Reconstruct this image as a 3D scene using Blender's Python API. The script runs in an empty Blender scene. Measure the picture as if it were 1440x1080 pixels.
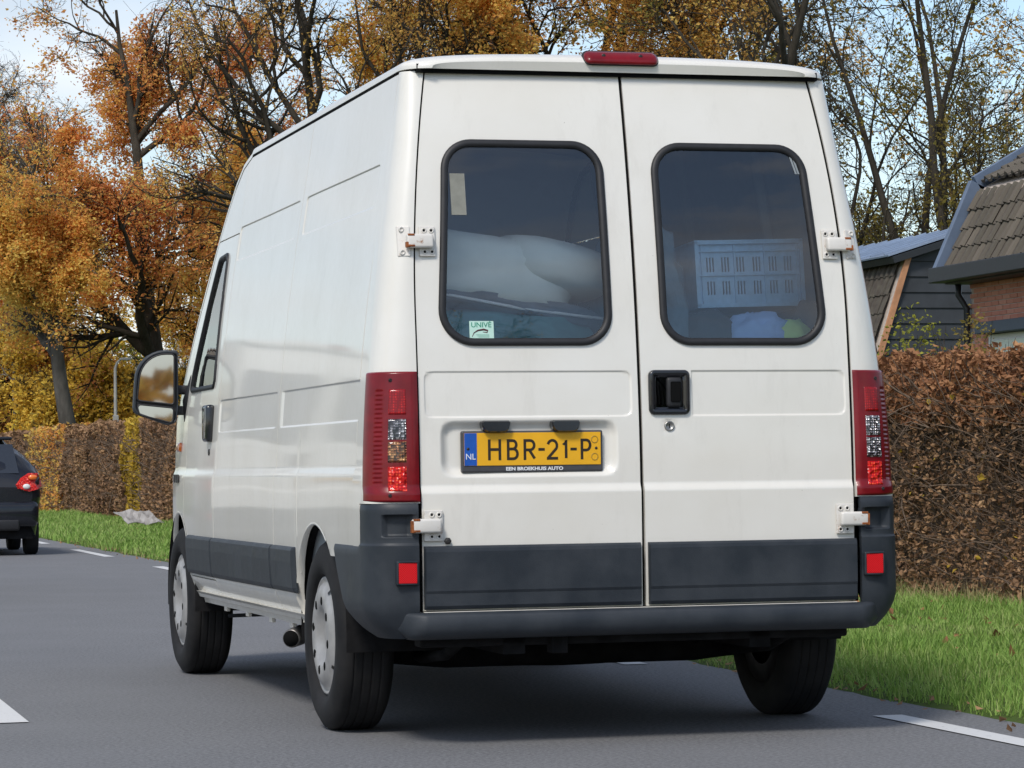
import bpy, bmesh, math, random
import numpy as np
from mathutils import Matrix, Vector
random.seed(7); rng = np.random.default_rng(7)
S = bpy.context.scene
COL = S.collection
R = math.radians

# ---------------------------------------------------------------- camera, sky, sun, exposure
cam_d = bpy.data.cameras.new('camera'); cam = bpy.data.objects.new('camera', cam_d); COL.objects.link(cam); S.camera = cam
cam_d.sensor_width = 36; cam_d.lens = 106.292; cam_d.clip_start = .1; cam_d.clip_end = 6000
def set_cam(pos, yaw, pit, rol):
    f = Vector((math.sin(yaw)*math.cos(pit), math.cos(yaw)*math.cos(pit), math.sin(pit)))
    r0 = Vector((math.cos(yaw), -math.sin(yaw), 0)); u0 = r0.cross(f)
    r = r0*math.cos(rol) + u0*math.sin(rol); u = -r0*math.sin(rol) + u0*math.cos(rol)
    m = Matrix((( r.x, u.x, -f.x, pos[0]), (r.y, u.y, -f.y, pos[1]), (r.z, u.z, -f.z, pos[2]), (0, 0, 0, 1)))
    cam.matrix_world = m
set_cam((-3.26409, -10.24466, .97766), .265555, .0276895, -.0123435)

SUN_EL, SUN_AZ = R(48), R(218)          # azimuth clockwise from +Y: behind the camera, to its left
W = bpy.data.worlds.new('World'); S.world = W; W.use_nodes = True
nt = W.node_tree; nt.nodes.clear()
def wn(t, **k):
    n = nt.nodes.new(t)
    for a, b in k.items(): setattr(n, a, b)
    return n
sky = wn('ShaderNodeTexSky', sky_type='NISHITA', sun_disc=False, sun_elevation=SUN_EL, sun_rotation=SUN_AZ, altitude=0, air_density=1.0, dust_density=.7, ozone_density=1.0)
tc = wn('ShaderNodeTexCoord'); mp = wn('ShaderNodeMapping'); mp.inputs['Scale'].default_value = (1.6, 1.6, 6.0); mp.inputs['Location'].default_value = (.3, .1, .2)
n1 = wn('ShaderNodeTexNoise'); n1.inputs['Scale'].default_value = 1.3; n1.inputs['Detail'].default_value = 7; n1.inputs['Roughness'].default_value = .58
rp = wn('ShaderNodeValToRGB'); rp.color_ramp.elements[0].position = .44; rp.color_ramp.elements[1].position = .66
mx = wn('ShaderNodeMix', data_type='RGBA'); mx.inputs['B'].default_value = (7.0, 7.05, 7.3, 1)
n2 = wn('ShaderNodeTexNoise'); n2.inputs['Scale'].default_value = 2.2; n2.inputs['Detail'].default_value = 5
cr2 = wn('ShaderNodeValToRGB'); cr2.color_ramp.elements[0].position = .3; cr2.color_ramp.elements[0].color = (3.0, 3.15, 3.5, 1); cr2.color_ramp.elements[1].position = .7; cr2.color_ramp.elements[1].color = (7.2, 7.2, 7.3, 1)
bg = wn('ShaderNodeBackground'); bg.inputs['Strength'].default_value = .11
wo = wn('ShaderNodeOutputWorld'); L = nt.links.new
L(tc.outputs['Generated'], mp.inputs['Vector']); L(mp.outputs['Vector'], n1.inputs['Vector']); L(mp.outputs['Vector'], n2.inputs['Vector'])
L(n1.outputs['Fac'], rp.inputs['Fac']); L(rp.outputs['Color'], mx.inputs['Factor']); L(sky.outputs['Color'], mx.inputs['A'])
L(n2.outputs['Fac'], cr2.inputs['Fac']); L(cr2.outputs['Color'], mx.inputs['B'])
L(mx.outputs['Result'], bg.inputs['Color']); L(bg.outputs['Background'], wo.inputs['Surface'])
sd = bpy.data.lights.new('sun', 'SUN'); sd.energy = 1.8; sd.angle = R(12); sd.color = (1, .95, .88)
sun = bpy.data.objects.new('sun', sd); COL.objects.link(sun)
dv = Vector((math.sin(SUN_AZ)*math.cos(SUN_EL), math.cos(SUN_AZ)*math.cos(SUN_EL), math.sin(SUN_EL)))
sun.rotation_euler = dv.to_track_quat('Z', 'Y').to_euler(); sun.location = (-20, -20, 30)
S.view_settings.view_transform = 'Standard'; S.view_settings.look = 'None'; S.view_settings.gamma = 1
S.view_settings.exposure = 0.58; S.view_settings.use_curve_mapping = False

# ---------------------------------------------------------------- helpers
def put(name, me, mat=None, parent=None):
    o = bpy.data.objects.new(name, me); COL.objects.link(o)
    if mat is not None and not me.materials: me.materials.append(mat)
    if parent is not None: o.parent = parent
    return o
def empty(name, loc=(0, 0, 0), rz=0):
    o = bpy.data.objects.new(name, None); COL.objects.link(o); o.location = loc; o.rotation_euler = (0, 0, rz)
    o.empty_display_size = .2; return o
def tag(o, label=None, cat=None, group=None, kind=None):
    if label: o['label'] = label
    if cat: o['category'] = cat
    if group: o['group'] = group
    if kind: o['kind'] = kind
    return o
def pymesh(name, V, Fc, smooth=False):
    me = bpy.data.meshes.new(name); me.from_pydata([tuple(map(float, v)) for v in V], [], [tuple(int(i) for i in f) for f in Fc])
    if smooth: me.polygons.foreach_set('use_smooth', [True]*len(me.polygons))
    me.update(); return me
def npmesh(name, V, F, smooth=False, attr=None):
    """V (n,3) float, F (m,k) int, all faces the same size"""
    me = bpy.data.meshes.new(name); V = np.ascontiguousarray(V, np.float32); F = np.ascontiguousarray(F, np.int32)
    m, k = F.shape
    me.vertices.add(len(V)); me.vertices.foreach_set('co', V.ravel())
    me.loops.add(m*k); me.loops.foreach_set('vertex_index', F.ravel())
    me.polygons.add(m); me.polygons.foreach_set('loop_start', np.arange(m, dtype=np.int32)*k)
    try: me.polygons.foreach_set('loop_total', np.full(m, k, np.int32))
    except Exception: pass
    me.polygons.foreach_set('use_smooth', np.full(m, smooth, bool))
    me.update(calc_edges=True); return me
def bm_obj(name, bm, mat, parent=None, smooth=False):
    bmesh.ops.recalc_face_normals(bm, faces=bm.faces)
    me = bpy.data.meshes.new(name); bm.to_mesh(me); bm.free()
    if smooth: me.polygons.foreach_set('use_smooth', [True]*len(me.polygons))
    return put(name, me, mat, parent)
def sstep(a, b, x):
    t = np.clip((x-a)/(b-a), 0, 1); return t*t*(3-2*t)
def grid(name, P, mat, parent=None, keep=None, t=.012, outward=(0, 2.4, 1.2), smooth=True, snap=None):
    """surface over a grid of points (nu,nv,3); border turned inward by t (clean panel edges)"""
    nu, nv = P.shape[:2]; V = P.reshape(-1, 3).copy()
    idx = np.arange(nu*nv).reshape(nu, nv)
    F = np.stack([idx[:-1, :-1], idx[1:, :-1], idx[1:, 1:], idx[:-1, 1:]], -1).reshape(-1, 4)
    if keep is not None:
        kv = keep.reshape(-1); F = F[kv[F].any(1)] if snap is not None else F[kv[F].all(1)]
        if snap is not None: V = snap(V, ~kv)
    a = V[F]; n = np.cross(a[:, 2]-a[:, 0], a[:, 3]-a[:, 1]); c = a.mean(1)
    if ((c-np.array(outward))*n).sum() < 0: F = F[:, ::-1]; n = -n
    vn = np.zeros_like(V)
    for k in range(4): np.add.at(vn, F[:, k], n)
    vn /= np.linalg.norm(vn, axis=1, keepdims=True)+1e-12
    used = np.unique(F); rm = -np.ones(len(V), int); rm[used] = np.arange(len(used))
    V = V[used]; vn = vn[used]; F = rm[F]
    if t:
        E = np.concatenate([F[:, [k, (k+1) % 4]] for k in range(4)]); key = np.sort(E, 1); key = key[:, 0]*len(V)+key[:, 1]
        u, inv, cnt = np.unique(key, return_inverse=True, return_counts=True)
        B = E[cnt[inv] == 1]; n0 = len(V); r = .0025
        m = len(B)
        A0, A1 = V[B[:, 0]], V[B[:, 1]]
        D0, D1 = A0-vn[B[:, 0]]*t, A1-vn[B[:, 1]]*t
        V = np.concatenate([V, A0, A1, D1, D0]); q = n0+np.arange(m)
        F = np.concatenate([F, np.stack([q+m, q, q+3*m, q+2*m], -1)])
    me = npmesh(name, V, F, smooth)
    return put(name, me, mat, parent)
def box_bm(bm, x0, x1, y0, y1, z0, z1, bev=0, seg=2):
    r = bmesh.ops.create_cube(bm, size=1); vs = r['verts']
    for v in vs: v.co = Vector(((x0+x1)/2+v.co.x*(x1-x0), (y0+y1)/2+v.co.y*(y1-y0), (z0+z1)/2+v.co.z*(z1-z0)))
    if bev > 0:
        es = list({e for v in vs for e in v.link_edges})
        r = bmesh.ops.bevel(bm, geom=es, offset=bev, segments=seg, affect='EDGES', profile=.5); return r['verts']
    return vs
def box(name, x0, x1, y0, y1, z0, z1, mat, parent=None, bev=0, seg=2, smooth=False):
    bm = bmesh.new(); box_bm(bm, min(x0, x1), max(x0, x1), min(y0, y1), max(y0, y1), min(z0, z1), max(z0, z1), bev, seg)
    return bm_obj(name, bm, mat, parent, smooth)
def tube_geo(path, rad, sides=8, cap=True):
    path = [Vector(p) for p in path]; V = []; Fc = []
    if not hasattr(rad, '__len__'): rad = [rad]*len(path)
    prev = None
    for i, p in enumerate(path):
        d = (path[min(i+1, len(path)-1)]-path[max(i-1, 0)]).normalized()
        if prev is None:
            a = Vector((0, 0, 1)) if abs(d.z) < .9 else Vector((1, 0, 0)); u = d.cross(a).normalized()
        else: u = (prev-d*prev.dot(d)).normalized()
        prev = u; w = d.cross(u)
        for k in range(sides):
            an = 2*math.pi*k/sides; V.append(p+(u*math.cos(an)+w*math.sin(an))*rad[i])
    for i in range(len(path)-1):
        for k in range(sides):
            a = i*sides+k; b = i*sides+(k+1) % sides; Fc.append((a, b, b+sides, a+sides))
    if cap: Fc.append(tuple(range(sides))[::-1]); Fc.append(tuple((len(path)-1)*sides+k for k in range(sides)))
    return V, Fc
def tube(name, path, rad, mat, parent=None, sides=10, smooth=True):
    V, Fc = tube_geo(path, rad, sides); return put(name, pymesh(name, V, Fc, smooth), mat, parent)
def lathe(name, prof, mat, parent=None, axis='x', org=(0, 0, 0), n=48, sx=1, smooth=True):
    """prof: (axial, radius) pairs; revolved round the x or y or z axis"""
    V = []; Fc = []; m = len(prof)
    for k in range(n):
        a = 2*math.pi*k/n; c, s = math.cos(a), math.sin(a)
        for (h, r) in prof:
            p = (h*sx, r*c, r*s) if axis == 'x' else ((r*c, h*sx, r*s) if axis == 'y' else (r*c, r*s, h*sx))
            V.append((p[0]+org[0], p[1]+org[1], p[2]+org[2]))
    for k in range(n):
        for i in range(m-1):
            a = k*m+i; b = ((k+1) % n)*m+i; Fc.append((a, a+1, b+1, b))
    bm = bmesh.new(); me = pymesh(name, V, Fc); bm.from_mesh(me); bpy.data.meshes.remove(me)
    bmesh.ops.remove_doubles(bm, verts=bm.verts, dist=1e-5)
    o = bm_obj(name, bm, mat, parent, smooth)
    return o
def roundpoly(pts, r, n=8):
    out = []; N = len(pts)
    for i in range(N):
        p0, p, p1 = [np.array(pts[j % N], float) for j in (i-1, i, i+1)]
        a = (p0-p)/np.linalg.norm(p0-p); b = (p1-p)/np.linalg.norm(p1-p)
        ang = math.acos(np.clip(a@b, -1, 1)); rr = r[i] if hasattr(r, '__len__') else r
        d = rr/math.tan(ang/2); bis = (a+b)/np.linalg.norm(a+b); c = p+bis*rr/math.sin(ang/2)
        s = p+a*d; e = p+b*d; t0 = math.atan2(*(s-c)[::-1]); t1 = math.atan2(*(e-c)[::-1])
        dt = (t1-t0+math.pi) % (2*math.pi)-math.pi
        for k in range(n+1):
            t = t0+dt*k/n; out.append(c+rr*np.array([math.cos(t), math.sin(t)]))
    return np.array(out)
def densify(L2, step):
    out = []; N = len(L2)
    for i in range(N):
        a, b = L2[i], L2[(i+1) % N]; k = max(1, int(np.linalg.norm(b-a)/step))
        for j in range(k): out.append(a+(b-a)*j/k)
    return np.array(out)
def offset2(L2, d):
    """offset a closed 2D loop inward (+d) for counter-clockwise loops"""
    t = np.roll(L2, -1, 0)-np.roll(L2, 1, 0); t /= np.linalg.norm(t, axis=1, keepdims=True)+1e-9
    ar = .5*np.sum(L2[:, 0]*np.roll(L2[:, 1], -1)-np.roll(L2[:, 0], -1)*L2[:, 1])
    n = np.stack([-t[:, 1], t[:, 0]], 1)*(1 if ar > 0 else -1)
    return L2+n*d
def ringmesh(name, rings, mat, parent=None, cap=False, smooth=True, closed=True):
    """join successive closed loops of 3D points"""
    n = len(rings[0]); V = np.concatenate(rings); Fc = []
    for i in range(len(rings)-1):
        for k in range(n if closed else n-1): a = i*n+k; b = i*n+(k+1) % n; Fc.append((a, b, b+n, a+n))
    if cap: Fc.append(tuple((len(rings)-1)*n+k for k in range(n)))
    bm = bmesh.new(); me = pymesh(name, V, Fc); bm.from_mesh(me); bpy.data.meshes.remove(me)
    return bm_obj(name, bm, mat, parent, smooth)
def inpoly(L2, X, Z):
    ins = np.zeros(X.shape, bool); N = len(L2)
    for i in range(N):
        x0, z0 = L2[i]; x1, z1 = L2[(i+1) % N]
        if z0 == z1: continue
        c = ((z0 > Z) != (z1 > Z)) & (X < (x1-x0)*(Z-z0)/(z1-z0)+x0); ins ^= c
    return ins
def sdrr(x, z, x0, x1, z0, z1, r):
    """signed distance to a rounded rectangle"""
    cx, cz = (x0+x1)/2, (z0+z1)/2; qx = np.abs(x-cx)-(x1-x0)/2+r; qz = np.abs(z-cz)-(z1-z0)/2+r
    return np.minimum(np.maximum(qx, qz), 0)+np.hypot(np.maximum(qx, 0), np.maximum(qz, 0))-r

# ---------------------------------------------------------------- materials
MATS = {}
class NB:
    def __init__(s, name):
        s.m = bpy.data.materials.new(name); s.m.use_nodes = True; s.t = s.m.node_tree
        s.b = s.t.nodes['Principled BSDF']; s.o = s.t.nodes['Material Output']; MATS[name] = s.m
    def n(s, t, ins=None, **k):
        n = s.t.nodes.new(t)
        for a, b in k.items(): setattr(n, a, b)
        for a, b in (ins or {}).items():
            if isinstance(b, bpy.types.NodeSocket): s.t.links.new(b, n.inputs[a])
            else: n.inputs[a].default_value = b
        return n
    def l(s, a, b): s.t.links.new(a, b)
    def noise(s, scale, detail=4, rough=.55, vec=None, dist=0):
        n = s.n('ShaderNodeTexNoise', {'Scale': scale, 'Detail': detail, 'Roughness': rough, 'Distortion': dist})
        s.l(vec if vec is not None else s.pos(), n.inputs['Vector']); return n.outputs['Fac']
    def pos(s):
        if not hasattr(s, '_p'): s._p = s.n('ShaderNodeTexCoord').outputs['Object']
        return s._p
    def scaled(s, sc):
        return s.n('ShaderNodeMapping', {'Vector': s.pos(), 'Scale': sc}).outputs['Vector']
    def ramp(s, fac, els, interp='LINEAR'):
        r = s.n('ShaderNodeValToRGB'); cr = r.color_ramp; cr.interpolation = interp
        while len(cr.elements) < len(els): cr.elements.new(.5)
        for e, (p, c) in zip(cr.elements, els): e.position = p; e.color = (*c, 1) if len(c) == 3 else c
        s.l(fac, r.inputs['Fac']); return r.outputs['Color']
    def mix(s, fac, a, b, mode='MIX'):
        m = s.n('ShaderNodeMix', data_type='RGBA', blend_type=mode)
        for k, v in (('Factor', fac), ('A', a), ('B', b)):
            if isinstance(v, bpy.types.NodeSocket): s.l(v, m.inputs[k])
            else: m.inputs[k].default_value = (*v, 1) if hasattr(v, '__len__') and len(v) == 3 else v
        return m.outputs['Result']
    def math(s, op, a, b=0.):
        m = s.n('ShaderNodeMath', operation=op)
        for k, v in ((0, a), (1, b)):
            if isinstance(v, bpy.types.NodeSocket): s.l(v, m.inputs[k])
            else: m.inputs[k].default_value = v
        return m.outputs[0]
    def bump(s, h, strength=.3, dist=.01):
        b = s.n('ShaderNodeBump', {'Strength': strength, 'Distance': dist, 'Height': h}); s.l(b.outputs['Normal'], s.b.inputs['Normal'])
    def set(s, **k):
        for a, b in k.items():
            a = a.replace('_', ' ')
            if isinstance(b, bpy.types.NodeSocket): s.l(b, s.b.inputs[a])
            else: s.b.inputs[a].default_value = (*b, 1) if hasattr(b, '__len__') and len(b) == 3 else b
        return s.m
def simple(name, col, rough=.5, metal=0, coat=0, var=.12, scale=30, spec=.5, bump=0, bdist=.002):
    b = NB(name); f = b.noise(scale, 5)
    c = b.ramp(f, [(.3, tuple(x*(1-var) for x in col)), (.7, tuple(min(1, x*(1+var)) for x in col))])
    b.set(Base_Color=c, Roughness=rough, Metallic=metal, Coat_Weight=coat, Specular_IOR_Level=spec)
    b.b.inputs['Coat Roughness'].default_value = .05
    if bump: b.bump(b.noise(scale*8, 3), bump, bdist)
    return b.m
# white van paint with road film, chips and low dirt
b = NB('van_white_paint')
f1 = b.noise(2.2, 6, .6); f2 = b.noise(35, 4, .6); f3 = b.noise(9, 8, .75, b.scaled((1, 1, .25)))
c = b.mix(b.ramp(f1, [(.35, (0, 0, 0)), (.7, (1, 1, 1))]), (.76, .735, .675), (.71, .68, .61))
c = b.mix(b.ramp(f3, [(.54, (0, 0, 0)), (.76, (.24, .24, .24))]), c, (.48, .45, .39))
sp = b.ramp(b.noise(120, 2, .5), [(.0, (0, 0, 0)), (.80, (0, 0, 0)), (.82, (.8, .8, .8))])
c = b.mix(sp, c, (.2, .17, .13))
zz = b.n('ShaderNodeSeparateXYZ', {'Vector': b.pos()}).outputs['Z']
low = b.math('MULTIPLY', b.ramp(zz, [(.30, (1, 1, 1)), (.62, (0, 0, 0))]), b.ramp(f3, [(.3, (.2, .2, .2)), (.6, (.9, .9, .9))]))
c = b.mix(b.math('MULTIPLY', low, .7), c, (.50, .46, .38))
b.set(Base_Color=c, Roughness=b.ramp(f2, [(.3, (.3,)*3), (.7, (.42,)*3)]), Coat_Weight=.7)
b.b.inputs['Coat Roughness'].default_value = .06
b.bump(b.noise(1.6, 2), .12, .02)
PAINT = b.m
b = NB('charcoal_plastic')
f = b.noise(5, 6, .6); g = b.noise(220, 2)
b.set(Base_Color=b.mix(b.ramp(f, [(.4, (0, 0, 0)), (.75, (1, 1, 1))]), (.017, .022, .029), (.040, .046, .054)), Roughness=b.ramp(f, [(.3, (.42,)*3), (.7, (.62,)*3)]), Specular_IOR_Level=.4)
b.bump(g, .25, .0015); PLAST = b.m
BLACK = simple('black_rubber', (.012, .012, .014), .55, var=.3)
GLOSSB = simple('black_gloss', (.01, .011, .014), .2, coat=.4)
DARK = simple('underbody_dark', (.012, .012, .013), .85, var=.5, scale=12, spec=.15)
SEAM = simple('seam_black', (.006, .006, .006), .9, spec=.1)
TYRE = None
b = NB('tyre_rubber'); f = b.noise(8, 5, .6)
b.set(Base_Color=b.ramp(f, [(.35, (.009, .009, .010)), (.75, (.021, .020, .020))]), Roughness=.78, Specular_IOR_Level=.3); b.bump(b.noise(90, 2), .2, .002); TYRE = b.m
HUB = simple('hubcap_silver', (.37, .36, .35), .45, metal=.3, var=.18, scale=14)
STEEL = simple('steel_dark', (.05, .047, .045), .5, metal=.7, var=.4, scale=20)
BOLT = simple('bolt_steel', (.35, .34, .32), .35, metal=.8)
b = NB('rust'); f = b.noise(60, 5, .7)
b.set(Base_Color=b.ramp(f, [(.3, (.10, .025, .008)), (.7, (.38, .12, .03))]), Roughness=.9); RUST = b.m
b = NB('hinge_paint'); f = b.noise(28, 6, .7)
b.set(Base_Color=b.ramp(f, [(.0, (.70, .68, .64)), (.58, (.66, .63, .58)), (.72, (.30, .15, .07))]), Roughness=.4); HINGE = b.m
def redlens(name, col, rough, facet=0):
    b = NB(name); b.set(Base_Color=col, Roughness=rough, Coat_Weight=.25, Specular_IOR_Level=.3); b.b.inputs['Coat Roughness'].default_value = .03
    if facet:
        v = b.n('ShaderNodeTexVoronoi', {'Scale': facet}); b.l(b.pos(), v.inputs['Vector'])
        b.bump(v.outputs['Distance'], .9, .01)
    return b
b = redlens('lamp_dark_red', (.16, .004, .010), .3); f = b.noise(20, 3); b.set(Base_Color=b.ramp(f, [(.3, (.14, .0015, .005)), (.7, (.20, .003, .008))])); LRED = b.m
b = redlens('lamp_bright_red', (.75, .015, .012), .2, 60)
v = b.n('ShaderNodeTexVoronoi', {'Scale': 95., 'Randomness': .3}); b.l(b.pos(), v.inputs['Vector'])
b.set(Base_Color=b.ramp(v.outputs['Distance'], [(.08, (1., .22, .06)), (.30, (.85, .02, .012)), (.6, (.42, .004, .006))])); LBRI = b.m  # orange-red glow and facet highlights are painted into the lens colour
b = redlens('lamp_brake_red', (.3, .004, .006), .22); v = b.n('ShaderNodeTexVoronoi', {'Scale': 110., 'Randomness': .25}); b.l(b.pos(), v.inputs['Vector'])
b.set(Base_Color=b.ramp(v.outputs['Distance'], [(.06, (.80, .03, .02)), (.25, (.36, .003, .006)), (.6, (.20, .002, .005))])); LBRK = b.m  # small highlights painted into the dark red, cell by cell
b = NB('lamp_clear_facets'); v = b.n('ShaderNodeTexVoronoi', {'Scale': 110., 'Randomness': .3}); b.l(b.pos(), v.inputs['Vector'])
z_ = b.n('ShaderNodeSeparateXYZ', {'Vector': b.pos()}).outputs['Z']
cc = b.ramp(v.outputs['Color'], [(.3, (.03, .025, .03)), (.62, (.26, .24, .26)), (.9, (.95, .93, .92))])  # palest cells are lens highlights put into the colour
am = b.ramp(z_, [(.0, (1, 1, 1)), (1, (1, 1, 1))])
b.set(Base_Color=cc, Metallic=.6, Roughness=.2, Coat_Weight=1.0); b.bump(v.outputs['Distance'], 1.0, .012); LCLR = b.m
b = NB('lamp_amber_facets'); v = b.n('ShaderNodeTexVoronoi', {'Scale': 110., 'Randomness': .3}); b.l(b.pos(), v.inputs['Vector'])
b.set(Base_Color=b.ramp(v.outputs['Color'], [(.25, (.04, .012, .006)), (.6, (.30, .09, .02)), (.92, (.85, .45, .18))]), Metallic=.4, Roughness=.2, Coat_Weight=1.0); b.bump(v.outputs['Distance'], 1.0, .012); LAMB = b.m
b = redlens('reflector_red', (.62, .008, .012), .3); f = b.n('ShaderNodeTexChecker', {'Scale': 260., 'Vector': b.pos()})
b.set(Base_Color=b.mix(f.outputs['Fac'], (.72, .012, .018), (.5, .005, .01))); REFL = b.m
ORANGE = simple('indicator_orange', (.8, .16, .01), .25, coat=1)
def glassmat(name, tint, base=.05, rough=.01):
    m = bpy.data.materials.new(name); m.use_nodes = True; t = m.node_tree; t.nodes.clear(); MATS[name] = m
    o = t.nodes.new('ShaderNodeOutputMaterial'); mxs = t.nodes.new('ShaderNodeMixShader'); tr = t.nodes.new('ShaderNodeBsdfTransparent'); gl = t.nodes.new('ShaderNodeBsdfGlossy')
    fr = t.nodes.new('ShaderNodeFresnel'); fr.inputs['IOR'].default_value = 1.5
    nz = t.nodes.new('ShaderNodeTexNoise'); nz.inputs['Scale'].default_value = 6; tcx = t.nodes.new('ShaderNodeTexCoord'); t.links.new(tcx.outputs['Object'], nz.inputs['Vector'])
    bp = t.nodes.new('ShaderNodeBump'); bp.inputs['Strength'].default_value = .04; bp.inputs['Distance'].default_value = .01
    t.links.new(nz.outputs['Fac'], bp.inputs['Height']); t.links.new(bp.outputs['Normal'], gl.inputs['Normal'])
    tr.inputs['Color'].default_value = (*tint, 1); gl.inputs['Roughness'].default_value = rough; gl.inputs['Color'].default_value = (1, .96, .92, 1)
    ad = t.nodes.new('ShaderNodeMath'); ad.operation = 'ADD'; ad.inputs[1].default_value = base; t.links.new(fr.outputs['Fac'], ad.inputs[0])
    t.links.new(ad.outputs[0], mxs.inputs['Fac']); t.links.new(tr.outputs[0], mxs.inputs[1]); t.links.new(gl.outputs[0], mxs.inputs[2]); t.links.new(mxs.outputs[0], o.inputs['Surface'])
    return m
GLASS = glassmat('tinted_glass', (.90, .95, .97), .06)
MIRR = NB('mirror_glass').set(Base_Color=(.42, .44, .46), Metallic=1.0, Roughness=.02)
PLATE_Y = simple('plate_yellow', (.82, .42, .012), .35, var=.05, scale=12, coat=.3)
PLATE_B = simple('plate_blue', (.01, .09, .42), .35, var=.1)
INK = simple('plate_ink', (.02, .012, .006), .5)
INKW = simple('ink_white', (.75, .76, .78), .5, var=.02)
INKG = simple('ink_green', (.02, .25, .16), .5)
STICK = simple('sticker_mint', (.50, .72, .62), .5, var=.05)

def text(name, s, size, mat, parent, loc, rot=(R(90), 0, 0), sx=1, bold=0, depth=.0006, align='CENTER'):
    cu = bpy.data.curves.new('lettering', 'FONT'); cu.body = s; cu.size = size; cu.align_x = align; cu.align_y = 'CENTER'; cu.offset = bold; cu.extrude = depth; cu.resolution_u = 5
    tmp = bpy.data.objects.new('lettering', cu); COL.objects.link(tmp); bpy.context.view_layer.update()
    me = bpy.data.meshes.new_from_object(tmp.evaluated_get(bpy.context.evaluated_depsgraph_get())); bpy.data.objects.remove(tmp)
    me.name = name; me.materials.clear(); o = put(name, me, mat, parent)
    M = Matrix.Translation(loc) @ Matrix.Rotation(rot[2], 4, 'Z') @ Matrix.Rotation(rot[0], 4, 'X') @ Matrix.Diagonal((sx, 1, 1, 1))
    me.transform(M); me.update(); return o
# ---------------------------------------------------------------- ground, road, markings
def sheet(name, pts, z, mat, kind='structure', parent=None):
    me = pymesh(name, [(x, y, z) for x, y in pts], [tuple(range(len(pts)))]); o = put(name, me, mat, parent)
    if kind: o['kind'] = kind
    return o
EX = lambda y: 1.525+.0095*max(y, 0)                     # right road edge drifts slightly
b = NB('asphalt'); f = b.noise(1.1, 6, .6); g = b.noise(60, 5, .75); h = b.noise(.25, 4, .6, b.scaled((2.4, .35, 1))); k = b.noise(420, 2, .5)
c = b.mix(b.ramp(g, [(.35, (0, 0, 0)), (.68, (1, 1, 1))]), (.080, .081, .085), (.29, .29, .294))
c = b.mix(b.ramp(k, [(.66, (0, 0, 0)), (.74, (.7, .7, .7))]), c, (.30, .30, .31))
c = b.mix(b.ramp(h, [(.35, (0, 0, 0)), (.65, (.45, .45, .45))]), c, (.15, .153, .162))
c = b.mix(b.ramp(f, [(.4, (0, 0, 0)), (.7, (.25, .25, .25))]), c, (.23, .233, .24))
b.set(Base_Color=c, Roughness=.82, Specular_IOR_Level=.35); b.bump(g, .8, .008); ASPH = b.m
b = NB('soil_grass'); f = b.noise(1.3, 6, .65); g = b.noise(30, 4)
c = b.mix(b.ramp(f, [(.3, (0, 0, 0)), (.7, (1, 1, 1))]), (.05, .085, .018), (.085, .13, .03))
c = b.mix(b.ramp(g, [(.5, (0, 0, 0)), (.75, (.6, .6, .6))]), c, (.10, .085, .045))
b.set(Base_Color=c, Roughness=.95, Specular_IOR_Level=.1); b.bump(g, .6, .03); SOIL = b.m
b = NB('road_paint'); f = b.noise(45, 5, .7); g = b.noise(4, 4)
c = b.mix(b.ramp(f, [(.60, (0, 0, 0)), (.72, (.8, .8, .8))]), (.62, .62, .61), (.2, .2, .21)); b.set(Base_Color=c, Roughness=.7); RPAINT = b.m
sheet('ground', [(-700, -300), (700, -300), (700, 1500), (-700, 1500)], -.06, SOIL)
ys = [-80, -20, 0, 20, 40, 80, 160, 400]
road = sheet('road', [(-5.6, y) for y in ys[::-1]]+[(EX(y), y) for y in ys], 0, ASPH)
# verge: a gently humped sheet from the road edge to beyond the hedge
def vz(X, Y):
    d = np.clip((X-(1.525+.0095*np.maximum(Y, 0))), 0, None)
    return .010+.03*sstep(0, .5, d)+.01*sstep(.4, 3.4, d)+.018*np.sin(X*5.1+Y*.7)*sstep(.2, .8, d)+.012*np.sin(Y*2.3+X*2)*sstep(.2, .8, d)
yy = np.concatenate([np.linspace(-45, -2, 40), np.linspace(-1.8, 20, 120), np.linspace(20.5, 130, 120)]); tt = np.linspace(0, 1, 40)**1.4
Yg = np.repeat(yy[:, None], len(tt), 1); Xe = 1.495+.0095*np.maximum(Yg, 0)+.02*np.sin(Yg*3.1)+.012*np.sin(Yg*11)
Xg = Xe+tt[None]*(12-Xe); P = np.stack([Xg, Yg, vz(Xg, Yg)-.012*(tt[None] < .001)], -1)
o = grid('verge', P, SOIL, t=.05, outward=(5, 20, -50)); o['kind'] = 'structure'
P2 = P.copy(); P2[..., 0] = -5.57-tt[None]*7; P2[..., 2] = .012+.05*sstep(0, .5, tt[None]*7+0*Yg)
o = grid('far_verge', P2, SOIL, t=.05, outward=(-5, 20, -50)); o['kind'] = 'structure'
b = NB('road_edge_dirt'); f = b.noise(14, 6, .7)
def dash(X0, Y0, Y1, w=.12, n=0):
    xa = X0+.0095*max(Y0, 0); xb = X0+.0095*max(Y1, 0)
    o = sheet('lane_dash', [(xa-w/2, Y0), (xa+w/2, Y0), (xb+w/2, Y1), (xb-w/2, Y1)], .004, RPAINT)
for y0, y1 in [(-14.2, -10.9), (-8.2, -5.1), (-2.5, .69), (4.0, 7.1), (10.6, 13.9), (17.6, 20.9), (24.9, 28.5), (32.0, 35.2), (38.6, 41), (44.5, 47.5), (51, 54), (57, 60), (64, 67), (71, 74)]: dash(1.19, y0, y1)
for k in range(-4, 14): dash(-2.06, 1.74+k*6, 4.74+k*6, .115)
for y0 in range(-14, 80, 6): dash(-5.25, y0, y0+3)
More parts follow.
